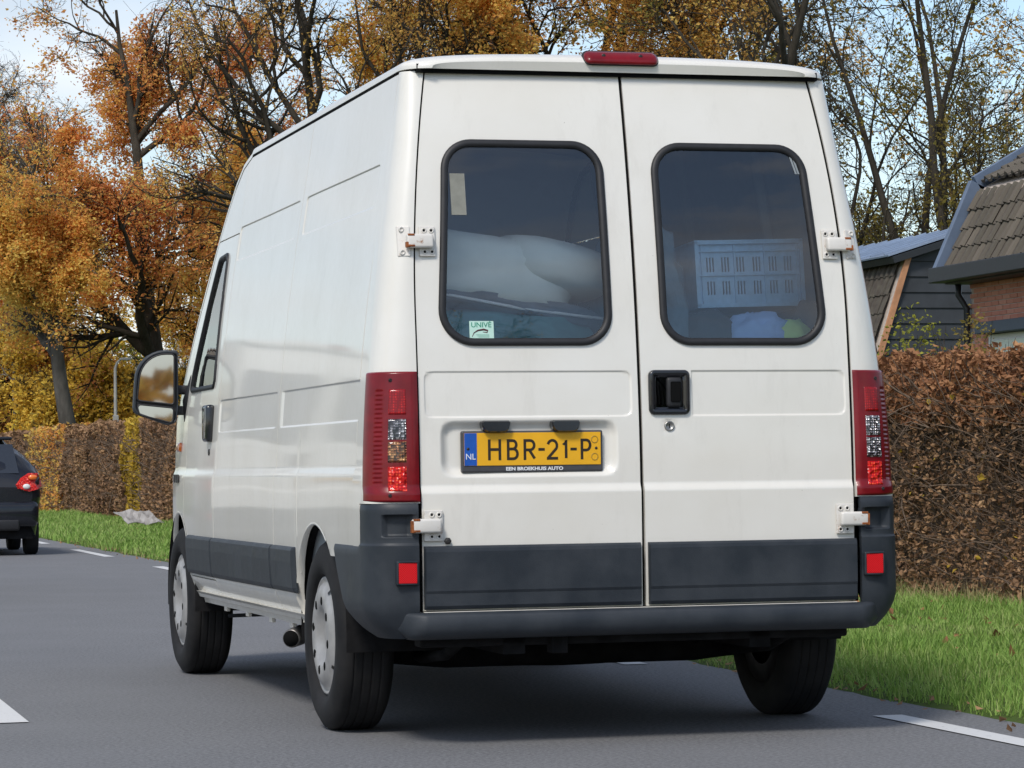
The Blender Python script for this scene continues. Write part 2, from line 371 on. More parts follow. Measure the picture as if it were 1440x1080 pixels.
# ================================================================ THE WHITE VAN
yr = lambda z: .018+.083*np.maximum(0, z-.8)**2
_wp = np.polyfit([.3, .45, .6, .85, 1.1, 1.35, 1.6, 1.8, 2.0, 2.15, 2.39, 2.5], [.962, .972, .98, .98, .972, .956, .925, .895, .864, .842, .805, .788], 5)
wz = lambda z: np.polyval(_wp, z)
sz = lambda z: .809-.105*np.maximum(0, z-1.5)**1.9
RY, NE = .125, 2.3
ryz = lambda z: np.minimum(RY, .276-yr(z))
crease = lambda z: -.012*(1-sstep(.868, .902, z))
def ysurf(x, z):
    x = np.abs(x); s = sz(z); w = wz(z); t = np.clip((x-s)/(w-s), 0, .9999)
    return yr(z)+crease(z)+ryz(z)*(1-(1-t**NE)**(1/NE))
def refine(a, b, step, feats=(), w=.01, n=5):
    L_ = list(np.arange(a, b, step))+[b]
    for f in feats:
        for k in range(-n, n+1):
            v = f+w*k/n
            if a < v < b: L_.append(v)
    L_ = np.unique(np.round(L_, 5)); return L_[np.concatenate([[True], np.diff(L_) > 4e-4])]
van = empty('delivery_van', (0, 0, .02)); tag(van, 'white high-roof delivery van seen from behind, filling the middle of the road', 'van')
V_ = van
# --- rear doors
WZ0, WZ1 = 1.388, 2.130
def win_loop(sx):
    pts = [(.090, WZ0), (.733, WZ0), (.684, WZ1), (.090, WZ1)]
    L2 = densify(roundpoly(pts, [.115, .125, .115, .115], 10), .03); return L2*np.array([sx, 1])
for sx in (-1, 1):
    left = sx < 0
    zf = [1.297, 1.136, .868, .902]+([1.124, .927] if left else [])
    z = refine(.462, 2.378, .012, zf, .012, 6)
    xf = [.787]+([.029, .731, .085] if left else [.187])
    x0 = .0045 if left else .0085
    xx = refine(x0, .7995, .012, xf, .012, 6); u = (xx-x0)/(.7995-x0)
    Z = np.repeat(z[None], len(u), 0); X = x0+u[:, None]*(sz(Z)-.0045-x0)
    Y = yr(Z)+crease(Z)+.010*(X/.8)**4
    if left: r = (.029, .783)
    else: r = (.105, .788)
    d = sdrr(X, Z, r[0], r[1], 1.137, 1.297, .028)
    if not left: d = np.where(X < .2, 1, d)
    Y += .0045*sstep(.003, -.004, d)
    if left: Y += .024*sstep(.004, -.030, sdrr(X, Z, .085, .731, .927, 1.124, .05))
    else: Y += .004*sstep(.003, -.003, np.abs(np.hypot(X-.109, Z-1.10)-.02)-.004)
    Y += .0012*np.sin(X*5+1)*np.sin(Z*4.3)
    hole = inpoly(offset2(win_loop(1), .014), X, Z)
    door = grid('rear_door', np.stack([X*sx, Y, Z], -1), PAINT, V_, keep=~hole, t=.02)
    if not left: door['label'] = 'right rear door carrying the black handle and lock'
    else: door['label'] = 'left rear door carrying the yellow number plate'
    DOOR_L, DOOR_R = (door, None) if left else (DOOR_L, door)
    # seal ring and glass
    L2 = win_loop(sx); rings = []
    for off, out in ((0, -.004), (.0, .006), (.004, .011), (.014, .013), (.023, .010), (.027, .004), (.028, -.006)):
        q = offset2(L2, off); rings.append(np.stack([q[:, 0], yr(q[:, 1])+.010*(np.abs(q[:, 0])/.8)**4-out, q[:, 1]], -1))
    win = ringmesh('window_seal', rings, BLACK, door)
    gx = np.linspace(.095, .73, 40); gz = np.linspace(WZ0+.004, WZ1-.004, 44)
    X, Z = np.meshgrid(gx, gz, indexing='ij'); ins = inpoly(offset2(win_loop(1), .008), X, Z)
    grid('window_glass', np.stack([X*sx, yr(Z)+.010*(X/.8)**4+.001, Z], -1), GLASS, door, keep=ins, t=0)
    # charcoal cladding along the foot of the door
    prof = [(.010, .688), (-.009, .687), (-.017, .680), (-.019, .668), (-.019, .532), (-.015, .522), (-.014, .480), (-.008, .468), (.008, .466)]
    xa, xb = (.012, .803) if left else (.016, .806)
    bm = bmesh.new(); loops = []
    for xk, s_ in ((xa, .0), (xa+.004, 1), (xb-.004, 1), (xb, .0)):
        loops.append([bm.verts.new((xk*sx, y*(1 if s_ else .4)+.000, zz_)) for y, zz_ in prof])
    for a_, b_ in zip(loops[:-1], loops[1:]):
        for k in range(len(prof)-1): bm.faces.new((a_[k], a_[k+1], b_[k+1], b_[k]))
    bm.faces.new(loops[0]); bm.faces.new(loops[-1]); bm_obj('door_cladding', bm, PLAST, door)
# dark seals behind the gaps
for pth, nm in (([(0, yr(zq)+.022, zq) for zq in np.linspace(.46, 2.38, 16)], 'door_seal'), ([(-sz(zq)-.001, yr(zq)+.024, zq) for zq in np.linspace(.46, 2.38, 16)], 'door_seal'), ([(sz(zq)+.001, yr(zq)+.024, zq) for zq in np.linspace(.46, 2.38, 16)], 'door_seal')):
    tube(nm, pth, .016, SEAM, V_, 6)
box('door_seal', -.76, .76, .205, .26, 2.372, 2.402, SEAM, V_)
# --- rear corner pillars
for sx in (-1, 1):
    z = refine(.60, 2.378, .02, [.868, .902, .838], .015, 6); th = np.linspace(0, 1, 22)
    Z = np.repeat(z[None], len(th)+4, 0); rows = []
    A = np.sin(th*np.pi/2)[:, None]; zz_ = z[None]
    s, w = sz(zz_)+.0035, wz(zz_)+.012*(1-sstep(.93, .975, zz_))
    Xc = s+(w-s)*np.abs(np.sin(th*np.pi/2)[:, None])**(2/NE); Yc = yr(zz_)+crease(zz_)+ryz(zz_)*(1-np.abs(np.cos(th*np.pi/2)[:, None])**(2/NE))
    ends = np.linspace(0, 1, 5)[1:, None]; ye = Yc[-1:]+(.282-Yc[-1:])*ends; xe = np.repeat(Xc[-1:], 4, 0)
    Xc = np.concatenate([Xc, xe]); Yc = np.concatenate([Yc, ye]); Zc = np.repeat(zz_, len(Xc), 0)
    grid('corner_pillar', np.stack([Xc*sx, Yc, Zc], -1), PAINT, V_, t=.02, keep=(Zc > .837) | (Yc > .135))
# --- sides
ZT = [(3.2, 2.372), (3.4, 2.335), (3.55, 2.26), (3.7, 2.14), (3.85, 1.99), (4.1, 1.735), (4.35, 1.48), (4.6, 1.24), (4.8, 1.13), (5.0, 1.02), (5.12, .90), (5.2, .74)]
def ztop(Y): return np.where(Y < 3.2, 2.372, np.interp(Y, [a for a, _ in ZT], [b_ for _, b_ in ZT]))
kY = lambda Y: np.interp(Y, [0, 3.3, 3.8, 4.2, 4.5, 4.7, 4.9, 5.05, 5.14, 5.2], [1, 1, .995, .985, .975, .96, .915, .84, .74, .62])
ARCH = [(.98, .35, .41), (4.40, .355, .41)]
def side_x(Y, Z):
    x = wz(Z)*kY(Y)+.012*(1-sstep(.93, .975, Z))
    for a_, b_ in ((.2, 1.745), (1.855, 3.235)):
        x = x-.005*sstep(.003, -.004, sdrr(Y, Z, a_, b_, 1.132, 1.276, .02))
        x = x-.0045*sstep(.003, -.004, sdrr(Y, Z, max(a_, .385), b_-(.03 if b_ < 2 else 0), 1.905, 2.058, .02))
    x = x-.004*sstep(.006, .002, np.abs(Y-1.31))*(Z < .95)*(Z > .70)
    x = x-.002*sstep(.02, .0, np.abs(Y-1.33))*(Z < 1.1)
    x = x+.0015*np.sin(Y*3.1)*np.sin(Z*5+1)
    x = x-.03*sstep(.47, .38, Z)
    return x
def side_panel(name, ya, yb, za, label=None, hole=None, top=None, par=None):
    yv = refine(ya, yb, .02, [.385, 1.31, 1.855, 3.235, 1.715, 3.3], .01, 4); nz = 150
    zfe = [.93, .975, 1.132, 1.276, 1.905, 2.058]
    zb = refine(za, 2.372, .014, zfe, .008, 5); v = (zb-za)/(2.372-za)
    Yg_ = np.repeat(yv[:, None], len(v), 1); zt = (top(Yg_) if top else ztop(Yg_))
    Zg = np.where(zt > 2.3719, zb[None], za+(zt-za)*v[None])
    keep = np.ones(Yg_.shape, bool)
    for (cy, cz, r) in ARCH: keep &= np.hypot(Yg_-cy, Zg-cz) > r
    def snap(Vv, bad):
        Vv = Vv.copy()
        for (cy, cz, r) in ARCH:
            d = np.hypot(Vv[:, 1]-cy, Vv[:, 2]-cz); m = bad & (d < r+.001) & (d > 1e-6)
            Vv[m, 1] = cy+(Vv[m, 1]-cy)*r/d[m]; Vv[m, 2] = cz+(Vv[m, 2]-cz)*r/d[m]
        return Vv
    for sx in (-1, 1):
        kp = keep & ~((Yg_ < .75) & (Zg < .655)); sn = snap
        Pp = np.stack([side_x(Yg_, Zg)*sx, Yg_, Zg], -1)
        if hole is not None:
            kk = ~inpoly(offset2(hole, .012), Yg_, Zg); kp = keep & kk; sn = None
        o = grid(name, Pp, PAINT, V_, keep=kp, t=.018, snap=sn)
        if name == 'cab_door': CABD.append(o)
    return
CABD = []
side_panel('side_panel', .286, 1.797, .39)
side_panel('side_panel', 1.803, 3.252, .39)
DW = densify(roundpoly([(3.42, 1.335), (4.17, 1.335), (4.12, 1.43), (3.70, 1.955), (3.46, 1.965)], [.05, .03, .06, .06, .05], 6), .04)
side_panel('cab_door', 3.259, 4.20, .47, hole=DW, top=lambda Y: np.minimum(2.03, ztop(Y)-.002))
side_panel('front_fender', 4.206, 5.19, .39)
side_panel('rocker_panel', 3.258, 4.10, .39, top=lambda Y: .465+0*Y)
# roof side above the cab door, down to the door top
for sx in (-1, 1):
    yv = np.linspace(3.255, 3.83, 40); v = np.linspace(0, 1, 14); Yg_ = np.repeat(yv[:, None], 14, 1)
    Zg = 2.036+(np.maximum(ztop(Yg_), 2.037)-2.036)*v[None]
    grid('cab_roof_side', np.stack([side_x(Yg_, Zg)*sx, Yg_, Zg], -1), PAINT, V_, t=.015)
for sx, dr in zip((-1, 1), CABD):
    rings = []
    for off, out in ((0, -.002), (0, .006), (.006, .010), (.020, .008), (.024, -.006)):
        q = offset2(DW, off); rings.append(np.stack([sx*(side_x(q[:, 0], q[:, 1])+out), q[:, 0], q[:, 1]], -1))
    ringmesh('window_seal', rings, BLACK, dr)
    Yg_, Zg = np.meshgrid(np.linspace(3.42, 4.17, 60), np.linspace(1.335, 1.965, 50), indexing='ij')
    grid('window_glass', np.stack([sx*(side_x(Yg_, Zg)-.004), Yg_, Zg], -1), GLASS, dr, keep=inpoly(offset2(DW, .008), Yg_, Zg), t=0)
    # handle
    hx = side_x(np.array(3.5), np.array(1.18))
    xs_ = sorted([sx*(hx-.01), sx*(hx+.035)])
    bm = bmesh.new(); box_bm(bm, xs_[0], xs_[1], 3.39, 3.52, 1.092, 1.262, .016, 3); bm_obj('door_handle', bm, GLOSSB, dr, True)
    lathe('door_lock', [(0, 0), (.006, .004), (.006, .014), (0, .016)], STEEL, dr, 'x', (sx*(side_x(np.array(3.46), np.array(1.045))-.001), 3.46, 1.045), 16, sx)
    # fender details: indicator bump, small dark badge
    fx = side_x(np.array(4.46), np.array(1.08)); bm = bmesh.new(); xs_ = sorted([sx*(fx-.01), sx*(fx+.014)]); box_bm(bm, xs_[0], xs_[1], 4.40, 4.50, 1.055, 1.10, .01, 3); bm_obj('side_indicator', bm, ORANGE, V_, True)
    fx = side_x(np.array(4.40), np.array(.93))
    for kk, (a0, a1) in enumerate(((4.36, 4.40), (4.42, 4.46), (4.48, 4.50))):
        xs_ = sorted([sx*(fx+.004), sx*(fx+.010)]); box('badge_letter', xs_[0], xs_[1], a0, a1, .905, .945, STEEL, V_, .001)
# --- roof (one skin from the rear lip to the nose, windscreen cut out)
def roof_pt(Yv, a):
    z0 = np.where(Yv < 3.2, 2.385, ztop(Yv)+.003); W0 = (wz(z0)*kY(Yv)+.002)
    H = np.interp(Yv, [0, 3.2, 3.6, 3.9, 4.4, 4.6, 4.85, 5.1, 5.2], [.078, .078, .085, .10, .10, .085, .07, .03, .0])
    t = np.clip((.34-Yv)/.155, 0, 1); Hf = (1-t**2.6)**(1/2.6); Hf = .30+.70*Hf+.0*Yv; Hf = np.where(Yv < 1.2, Hf*(1-.06*(1.2-Yv)), Hf)
    cr_ = .115; tt_ = np.clip((cr_+.185-Yv)/cr_, 0, 1); W1 = W0-cr_*(1-np.sqrt(np.clip(1-tt_**2, 0, 1)))
    th = a*np.pi/2; sx_ = np.sign(np.sin(th))*np.abs(np.sin(th))**(2/2.6); cz_ = np.abs(np.cos(th))**(2/3.4)
    yl = .018*(1-np.abs(a)**3)*0
    return np.stack([W1*sx_, Yv+yl, z0+H*Hf*cz_], -1)
yv = np.unique(np.concatenate([.186+np.linspace(0, 1, 24)**2*.3, np.linspace(.5, 3.1, 30), np.linspace(3.15, 5.19, 90)])); av = np.linspace(-1, 1, 81)
Yg_, Ag = np.meshgrid(yv, av, indexing='ij'); P = roof_pt(Yg_, Ag)
scr = (Yg_ > 3.93) & (Yg_ < 4.56) & (np.abs(Ag) < .80)
grid('roof', P, PAINT, V_, keep=~scr, t=.012)
Pg = P.copy(); Pg[..., 2] -= .004; Pg[..., 1] += .002
scr2 = (Yg_ > 3.90) & (Yg_ < 4.59) & (np.abs(Ag) < .83)
grid('windscreen', Pg, GLASS, V_, keep=scr2, t=0)
# rear lip closing face under the roof skin
bm = bmesh.new(); Pl = roof_pt(np.full(81, .1861), av); top = [bm.verts.new(tuple(p)) for p in Pl]; bot = [bm.verts.new((p[0], p[1]+.008, 2.3845)) for p in Pl]
for k in range(80): bm.faces.new((top[k], top[k+1], bot[k+1], bot[k]))
bm_obj('roof_lip', bm, PAINT, V_)
for sx in (-1, 1):
    tube('gutter_seal', [(sx*(wz(2.38)-.012), q, 2.380) for q in np.linspace(.32, 3.2, 20)]+[(sx*(wz(float(ztop(np.array(q))))*float(kY(q))-.012), q, float(ztop(np.array(q)))) for q in (3.3, 3.4, 3.5, 3.6, 3.7, 3.8)], .0125, SEAM, V_, 6)
    tube('gutter_seal', [(sx*.70, .232, 2.381), (sx*.735, .240, 2.381), (sx*.768, .258, 2.381), (sx*.788, .285, 2.381), (sx*.794, .32, 2.380)], .0085, SEAM, V_, 6)
# front face of the nose: grille bumper and lamps
nose_l = [(-.60, 5.17), (-.35, 5.235), (0, 5.25), (.35, 5.235), (.60, 5.17)]
rings = []
for zq, d in ((.36, -.03), (.40, .01), (.60, .02), (.74, .0), (.86, -.05), (1.0, -.13)):
    rings.append(np.array([(x*(1 if zq < .8 else .95), y+d, zq) for x, y in nose_l]))
ringmesh('nose_panel', rings, PAINT, V_, closed=False)
for sx in (-1, 1):
    box('front_bumper', *sorted([sx*.02, sx*.86]), 5.08, 5.27, .32, .56, PLAST, V_, .05, 3, True)
    bm = bmesh.new(); box_bm(bm, *sorted([sx*.46, sx*.78]), 4.98, 5.19, .72, .92, .05, 3); bm_obj('headlight', bm, LCLR, V_, True)
box('grille', -.4, .4, 5.235, 5.262, .62, .80, GLOSSB, V_, .01)
# --- lower side cladding and sills
for sx in (-1, 1):
    for ya, yb, la in ((1.345, 1.793, 0), (1.808, 3.248, 0), (3.263, 4.02, 0)):
        prof = [(0, .660), (.010, .659), (.018, .655), (.023, .645), (.025, .60), (.023, .50), (.018, .486), (.010, .480), (.0, .478)]
        bm = bmesh.new(); loops = []
        for q, s_ in ((ya, .3), (ya+.012, 1), (yb-.012, 1), (yb, .3)):
            loops.append([bm.verts.new((sx*(float(side_x(np.array(1.5 if q < 4 else q), np.array(zq)))-.004+dx*s_), q+(.0 if (zq > .55 or q < 3.9) else .0), zq)) for dx, zq in prof])
        for a_, b_ in zip(loops[:-1], loops[1:]):
            for k in range(len(prof)-1): bm.faces.new((a_[k], a_[k+1], b_[k+1], b_[k]))
        bm.faces.new(loops[0]); bm.faces.new(loops[-1]); bm_obj('side_cladding', bm, PLAST, V_)
    prof = [(.972, .40), (.962, .388), (.955, .372), (.935, .366), (.93, .345), (.915, .345), (.915, .40)]
    bm = bmesh.new(); loops = []
    for q in (1.30, 2.4, 3.88): loops.append([bm.verts.new((sx*a_, q, b_)) for a_, b_ in prof])
    for a_, b_ in zip(loops[:-1], loops[1:]):
        for k in range(len(prof)): bm.faces.new((a_[k], a_[(k+1) % len(prof)], b_[(k+1) % len(prof)], b_[k]))
    bm.faces.new(loops[0]); bm.faces.new(loops[-1]); bm_obj('sill', bm, PAINT, V_)
    for q in (1.75, 2.2, 2.75, 3.3): box('jacking_tab', *sorted([sx*.912, sx*.93]), q, q+.06, .325, .35, PAINT, V_, .003)
    # arch lips and wheelhouses
    for (cy, cz, r) in ARCH:
        a0, a1 = (R(4), R(176)) if cy > 2 else (R(2), R(122))
        an = np.linspace(a0, a1, 28)
        rings = []
        for (dx, dr_) in ((.001, .005), (.002, .002), (.002, -.003), (-.03, -.006)):
            rings.append(np.array([(sx*(float(side_x(np.array(cy+math.cos(t)*r), np.array(max(.4, cz+math.sin(t)*r))))+(dx if dx > 0 else dx*(.25+.75*max(0, math.cos(t))))), cy-math.cos(t)*(r+dr_) if False else cy+math.cos(t)*(r+dr_-.004), cz+math.sin(t)*(r+dr_-.004)) for t in an]))
        ringmesh('arch_lip', rings, PAINT, V_, closed=False)
        rings = []
        for xq in (.962, .60):
            rings.append(np.array([(sx*xq, cy+math.cos(t)*(r+.012), cz+math.sin(t)*(r+.012)) for t in np.linspace(R(-8), R(188), 26)]))
        wh = ringmesh('wheelhouse', rings, DARK, V_, closed=False)
# --- rear lamps
def corner_pt(q, z, out=0.):
    """q 0..1 from the door edge round to the side, following the pillar"""
    s, w = sz(z)+.004, wz(z); th = q*math.pi/2
    a, b_ = abs(math.sin(th))**(2/NE), abs(math.cos(th))**(2/NE)
    return (s+(w-s)*a+out*math.sin(th), yr(z)+float(crease(z))+RY*(1-b_)-out*math.cos(th), z)
def corner_patch(name, sx, q0, q1, z0, z1, out, mat, par, t=.01, nq=18, nz=24, dom=0., rr=.0, fn=None):
    Q = np.linspace(q0, q1, nq); Zs = np.linspace(z0, z1, nz); P = np.zeros((nq, nz, 3))
    for i, q in enumerate(Q):
        for j, zq in enumerate(Zs):
            e = min(1., min(i, nq-1-i)/1.5, min(j, nz-1-j)/1.5)
            p = corner_pt(q, zq, out*(.35+.65*e)+dom*math.sin(math.pi*j/(nz-1))*0+(fn(q, zq) if fn else 0)); P[i, j] = (p[0]*sx, p[1], p[2])
    return grid(name, P, mat, par, t=t)
for sx in (-1, 1):
    rib = lambda q, zq: -.0035*(1-abs(((zq-.9)/.016) % 1*2-1))*(.50 < q < .62)*(.90 < zq < 1.235)-.0025*(.012 < q < .013)
    hs = corner_patch('rear_lamp', sx, .0, .985, .842, 1.298, .012, LRED, V_, .03, 40, 150, fn=rib)
    hs['label'] = 'tall dark red rear lamp of the '+('left' if sx < 0 else 'right')+' rear corner'
    corner_patch('brake_lens', sx, .12, .40, 1.143, 1.240, .0155, LBRK, hs, .004)
    corner_patch('reverse_lens', sx, .12, .40, 1.057, 1.135, .0165, LCLR, hs, .006)
    corner_patch('indicator_lens', sx, .12, .40, .978, 1.0565, .0165, LAMB if sx < 0 else LCLR, hs, .006)
    corner_patch('tail_lens', sx, .12, .40, .876, .970, .0155, LBRI, hs, .004)
    for zq in (1.268, .866): p = corner_pt(.36, zq, .013); lathe('lamp_screw', [(0, 0), (-.002, .003), (-.002, .006), (0.002, .007)], STEEL, hs, 'y', (p[0]*sx, p[1], p[2]), 10)
# --- rear bumper: corner shells and step
def bpath(n_c=20):
    pts = [(1.0, .155)]
    return pts
def bcorner(q, z):
    s, w, yb, ry = .822, 1.0, -.012, .165; th = q*math.pi/2
    ins = .075*np.clip((.50-z)/.135, 0, 1)**2
    return (s+(w-ins-s)*abs(math.sin(th))**(2/2.5), yb+ins*.5+ry*(1-abs(math.cos(th))**(2/2.5)), z)
for sx in (-1, 1):
    zs_ = refine(.366, .8385, .016, [.69, .72, .80, .455], .006, 3); zs_ = np.unique(np.append(zs_, .69))
    qs = list(np.linspace(0, 1, 30)); ns = 10; P = np.zeros((len(qs)+ns, len(zs_), 3)); keep = np.ones(P.shape[:2], bool)
    for j, zq in enumerate(zs_):
        ymax = np.interp(zq, [.366, .39, .46, .6, .69], [.20, .29, .41, .54, .60])
        rim = .010*max(0, (zq-.82)/.022)**2 if zq > .82 else 0
        rim2 = .010*max(0, (zq-.672)/.018)**2 if .672 < zq <= .69 else 0
        for i, q in enumerate(qs):
            p = bcorner(q, zq); d = sdrr(np.array(p[0]), np.array(zq), .84, .945, .722, .798, .008); ins = .024*sstep(.002, -.004, d)+rim
            ins += .004*sstep(.0, .006, zq-.692)
            P[i, j] = ((p[0]-ins*math.sin(q*1.57))*sx, p[1]+ins*math.cos(q*1.57)+ins*.3, zq)
        base = bcorner(1, zq)
        for k in range(ns):
            t = (k+1)/ns; yy_ = max(base[1]+.001, .155)+t*(max(ymax, .16)-max(base[1]+.001, .155))
            P[len(qs)+k, j] = ((base[0]-rim2)*sx, yy_ if t < 1 else max(ymax, .16), zq)
            if zq > .6901: keep[len(qs)+k, j] = False
    bc = grid('bumper_corner', P, PLAST, V_, keep=keep, t=.02)
    # reflector with frame
    rx = sorted([sx*.833, sx*.900]); ob = box('reflector', rx[0], rx[1], -.027, .02, .560, .633, REFL, bc, .003)
    yo = [bcorner(.30, .6)[1]]
    fr = [(.824, .551), (.909, .551), (.909, .642), (.824, .642)]
    rings = []
    for off, y_ in ((.003, .0), (.003, -.026), (.006, -.030), (.009, -.030), (.010, -.015)):
        q = offset2(densify(roundpoly(fr, .008, 3), .02), off); rings.append(np.array([(a_*sx, y_+max(0, (a_-.86))*.05, b_) for a_, b_ in q]))
    ringmesh('reflector_frame', rings, PLAST, bc)
xs = np.concatenate([np.linspace(-.93, -.80, 24), np.linspace(-.78, .78, 24), np.linspace(.80, .93, 24)])
prof = [(.03, .458), (.045, .4575), (.062, .452), (.070, .442), (.071, .405), (.063, .385), (.045, .370), (.01, .362), (-.06, .360)]
P = np.zeros((len(xs), len(prof), 3))
for i, x in enumerate(xs):
    ax = abs(x); t = np.clip((ax-.80)/(1.005-.80), 0, 1); yb = .012+.165*(1-(1-t**2.5)**(1/2.5)); fade = 1-1.15*sstep(.80, .93, ax)
    for j, (o_, zq) in enumerate(prof):
        tl = .055*sstep(.84, .93, ax)
        P[i, j] = (x, yb-o_*(fade if o_ > 0 else 1)+.004*sstep(.8, .95, ax), zq+tl*max(0, .455-zq)/.095)
grid('bumper_step', P, PLAST, V_, t=.01)
box('rear_sill', -.805, .805, -.006, .06, .440, .4595, PAINT, V_, .002)
# --- brake light, handle, lock, hinges, plate
rings = []
for off, d in ((0, .0), (0, .012), (.006, .020), (.014, .025), (.022, .027)):
    q = offset2(densify(roundpoly([(-.142, 2.412), (.140, 2.412), (.136, 2.462), (-.138, 2.462)], [.022]*4, 6), .03), off); rings.append(np.stack([q[:, 0], .186+(q[:, 1]-2.412)*.7-d, q[:, 1]], -1))
bl = ringmesh('high_brake_light', rings, LRED, V_, cap=True)
rings = [np.stack([q2[:, 0], .186+(q2[:, 1]-2.412)*.7-d, q2[:, 1]], -1) for q2, d in [(offset2(densify(roundpoly([(-.146, 2.408), (.144, 2.408), (.140, 2.466), (-.142, 2.466)], [.025]*4, 6), .03), o_), d) for o_, d in ((0, -.01), (0, .006), (.006, .007))]]
ringmesh('lamp_gasket', rings, BLACK, bl)
for xk in (-.07, .07): lathe('lamp_screw', [(0, 0), (-.002, .005), (0, .008)], STEEL, bl, 'y', (xk, .186+.03*.7-.027, 2.443), 10)
bm = bmesh.new(); yq = float(yr(1.22))
rings = []
hl = roundpoly([(.034, 1.140), (.187, 1.140), (.187, 1.300), (.034, 1.300)], .020, 5)
for off, y_ in ((0, 0), (0, -.012), (.004, -.018), (.016, -.018), (.022, -.010), (.026, -.009)): q = offset2(densify(hl, .02), off); rings.append(np.array([(a_, yq+y_, b_) for a_, b_ in q]))
hd = ringmesh('door_handle', rings, GLOSSB, DOOR_R, cap=True)
box('handle_back', .056, .166, yq-.009, yq-.004, 1.162, 1.278, BLACK, hd)
bm = bmesh.new(); box_bm(bm, .098, .158, yq-.020, yq+.01, 1.165, 1.275, .012, 3); bm_obj('grip', bm, BLACK, hd, True)
box('grip_recess', .112, .150, yq-.0215, yq-.019, 1.185, 1.258, SEAM, hd, .004)
lk = lathe('door_lock', [(.0, .019), (-.006, .018), (-.007, .014), (-.003, .012), (-.003, 0)], BOLT, DOOR_R, 'y', (.109, float(yr(1.1)), 1.100), 24)
box('keyhole', .1075, .1105, float(yr(1.1))-.0042, float(yr(1.1))-.001, 1.093, 1.107, SEAM, lk)
def warp(o, flat=False):
    for v in o.data.vertices:
        x, z = v.co.x, v.co.z
        v.co.y += (float(yr(z))+float(crease(z))) if flat else float(ysurf(x, z))
    o.data.update(); return o
for sx in (-1, 1):
    for zc, door_pl, pil, arm in ((1.759, (.727, .785), (.818, .862), (.738, .835)), (.759, (.733, .800), None, (.742, .848))):
        dr = DOOR_L if sx < 0 else DOOR_R
        hp = warp(box('hinge', *sorted([sx*door_pl[0], sx*door_pl[1]]), -.005, .004, zc-.054, zc+.054, HINGE, dr, .008 if 0 else .003), True)
        bolts = [(x, zc+dz) for x in (door_pl[0]+.014, door_pl[0]+.040) for dz in (-.038, .038)]
        for bx, bz in bolts:
            y_ = float(yr(bz)+crease(bz)); lathe('bolt', [(-.004, .0105), (-.008, .0095), (-.009, .006), (-.006, .0055), (-.006, 0)], HINGE, hp, 'y', (sx*bx, y_, bz), 14); lathe('bolt_socket', [(-.0065, .0045), (-.0066, 0)], SEAM, hp, 'y', (sx*bx, y_, bz), 8)
        if pil:
            pp = warp(box('hinge_plate', *sorted([sx*pil[0], sx*pil[1]]), -.006, .012, zc-.054, zc+.054, HINGE, hp, .003))
            for bz in (zc-.04, zc+.042):
                y_ = float(ysurf(pil[1]-.016, bz)); lathe('bolt', [(-.004, .0105), (-.009, .0095), (-.010, .006), (-.007, .0055), (-.007, 0)], HINGE, hp, 'y', (sx*(pil[1]-.016), y_, bz), 14)
        bm = bmesh.new(); box_bm(bm, *sorted([sx*arm[0], sx*arm[1]]), -.032, -.003, zc-.025, zc+.025, .009, 3); warp(bm_obj('hinge_arm', bm, HINGE, hp, True), True)
        for dz in (-.022, .017):
            warp(box('rust_patch', *sorted([sx*(arm[1]-.028), sx*(arm[1]-.004)]), -.0335, -.012, zc+dz, zc+dz+.008, RUST, hp, .002), True)
        warp(box('rust_patch', *sorted([sx*(arm[1]-.012), sx*(arm[1]+.003)]), -.031, -.008, zc-.024, zc+(.018 if not pil else -.004), RUST, hp, .002), True)
lathe('door_buffer', [(0, .013), (-.010, .012), (-.012, .006), (-.012, 0)], STEEL, DOOR_L, 'y', (-.716, .006, .705), 6, smooth=False)
# number plate
yp = float(yr(1.02))+.026
pl = box('number_plate', -.657, -.139, yp-.022, yp, .942, 1.088, simple('holder_grey', (.055, .055, .06), .5), DOOR_L, .006, 2)
box('plate_face', -.648, -.148, yp-.0245, yp-.0215, .966, 1.081, PLATE_Y, pl, .001)
box('plate_band', -.6475, -.602, yp-.0252, yp-.0235, .9665, 1.0805, PLATE_B, pl, .0003)
# stencil-like registration characters, one mesh each
def arc(cx, cz, rx, rz, a0, a1, n=9): return [(cx+rx*math.cos(R(a0+(a1-a0)*k/n)), cz+rz*math.sin(R(a0+(a1-a0)*k/n))) for k in range(n+1)]
GLY = {'H': (.86, [[(0, 0), (0, 1)], [(.86, 0), (.86, 1)], [(0, .52), (.86, .52)]]),
       'B': (.8, [[(0, 0), (0, 1)], [(0, 1), (.40, 1)]+arc(.42, .77, .30, .23, 90, -90)+[(0, .54)], [(.42, .54)]+arc(.46, .27, .36, .27, 90, -90)+[(0, 0)]]),
       'R': (.8, [[(0, 0), (0, 1)], [(0, 1), (.42, 1)]+arc(.44, .74, .33, .26, 90, -90)+[(0, .48)], [(.36, .48), (.80, 0)]]),
       'P': (.8, [[(0, 0), (0, 1)], [(0, 1), (.42, 1)]+arc(.44, .72, .36, .28, 90, -90)+[(0, .44)]]),
       '2': (.8, [arc(.38, .70, .38, .30, 165, -30)+[(.02, .02)], [(.02, .0), (.84, .0)]]),
       '1': (.4, [[(.34, 0), (.34, 1.0), (.02, .74)]]), '-': (.4, [[(0, .50), (.45, .50)]])}
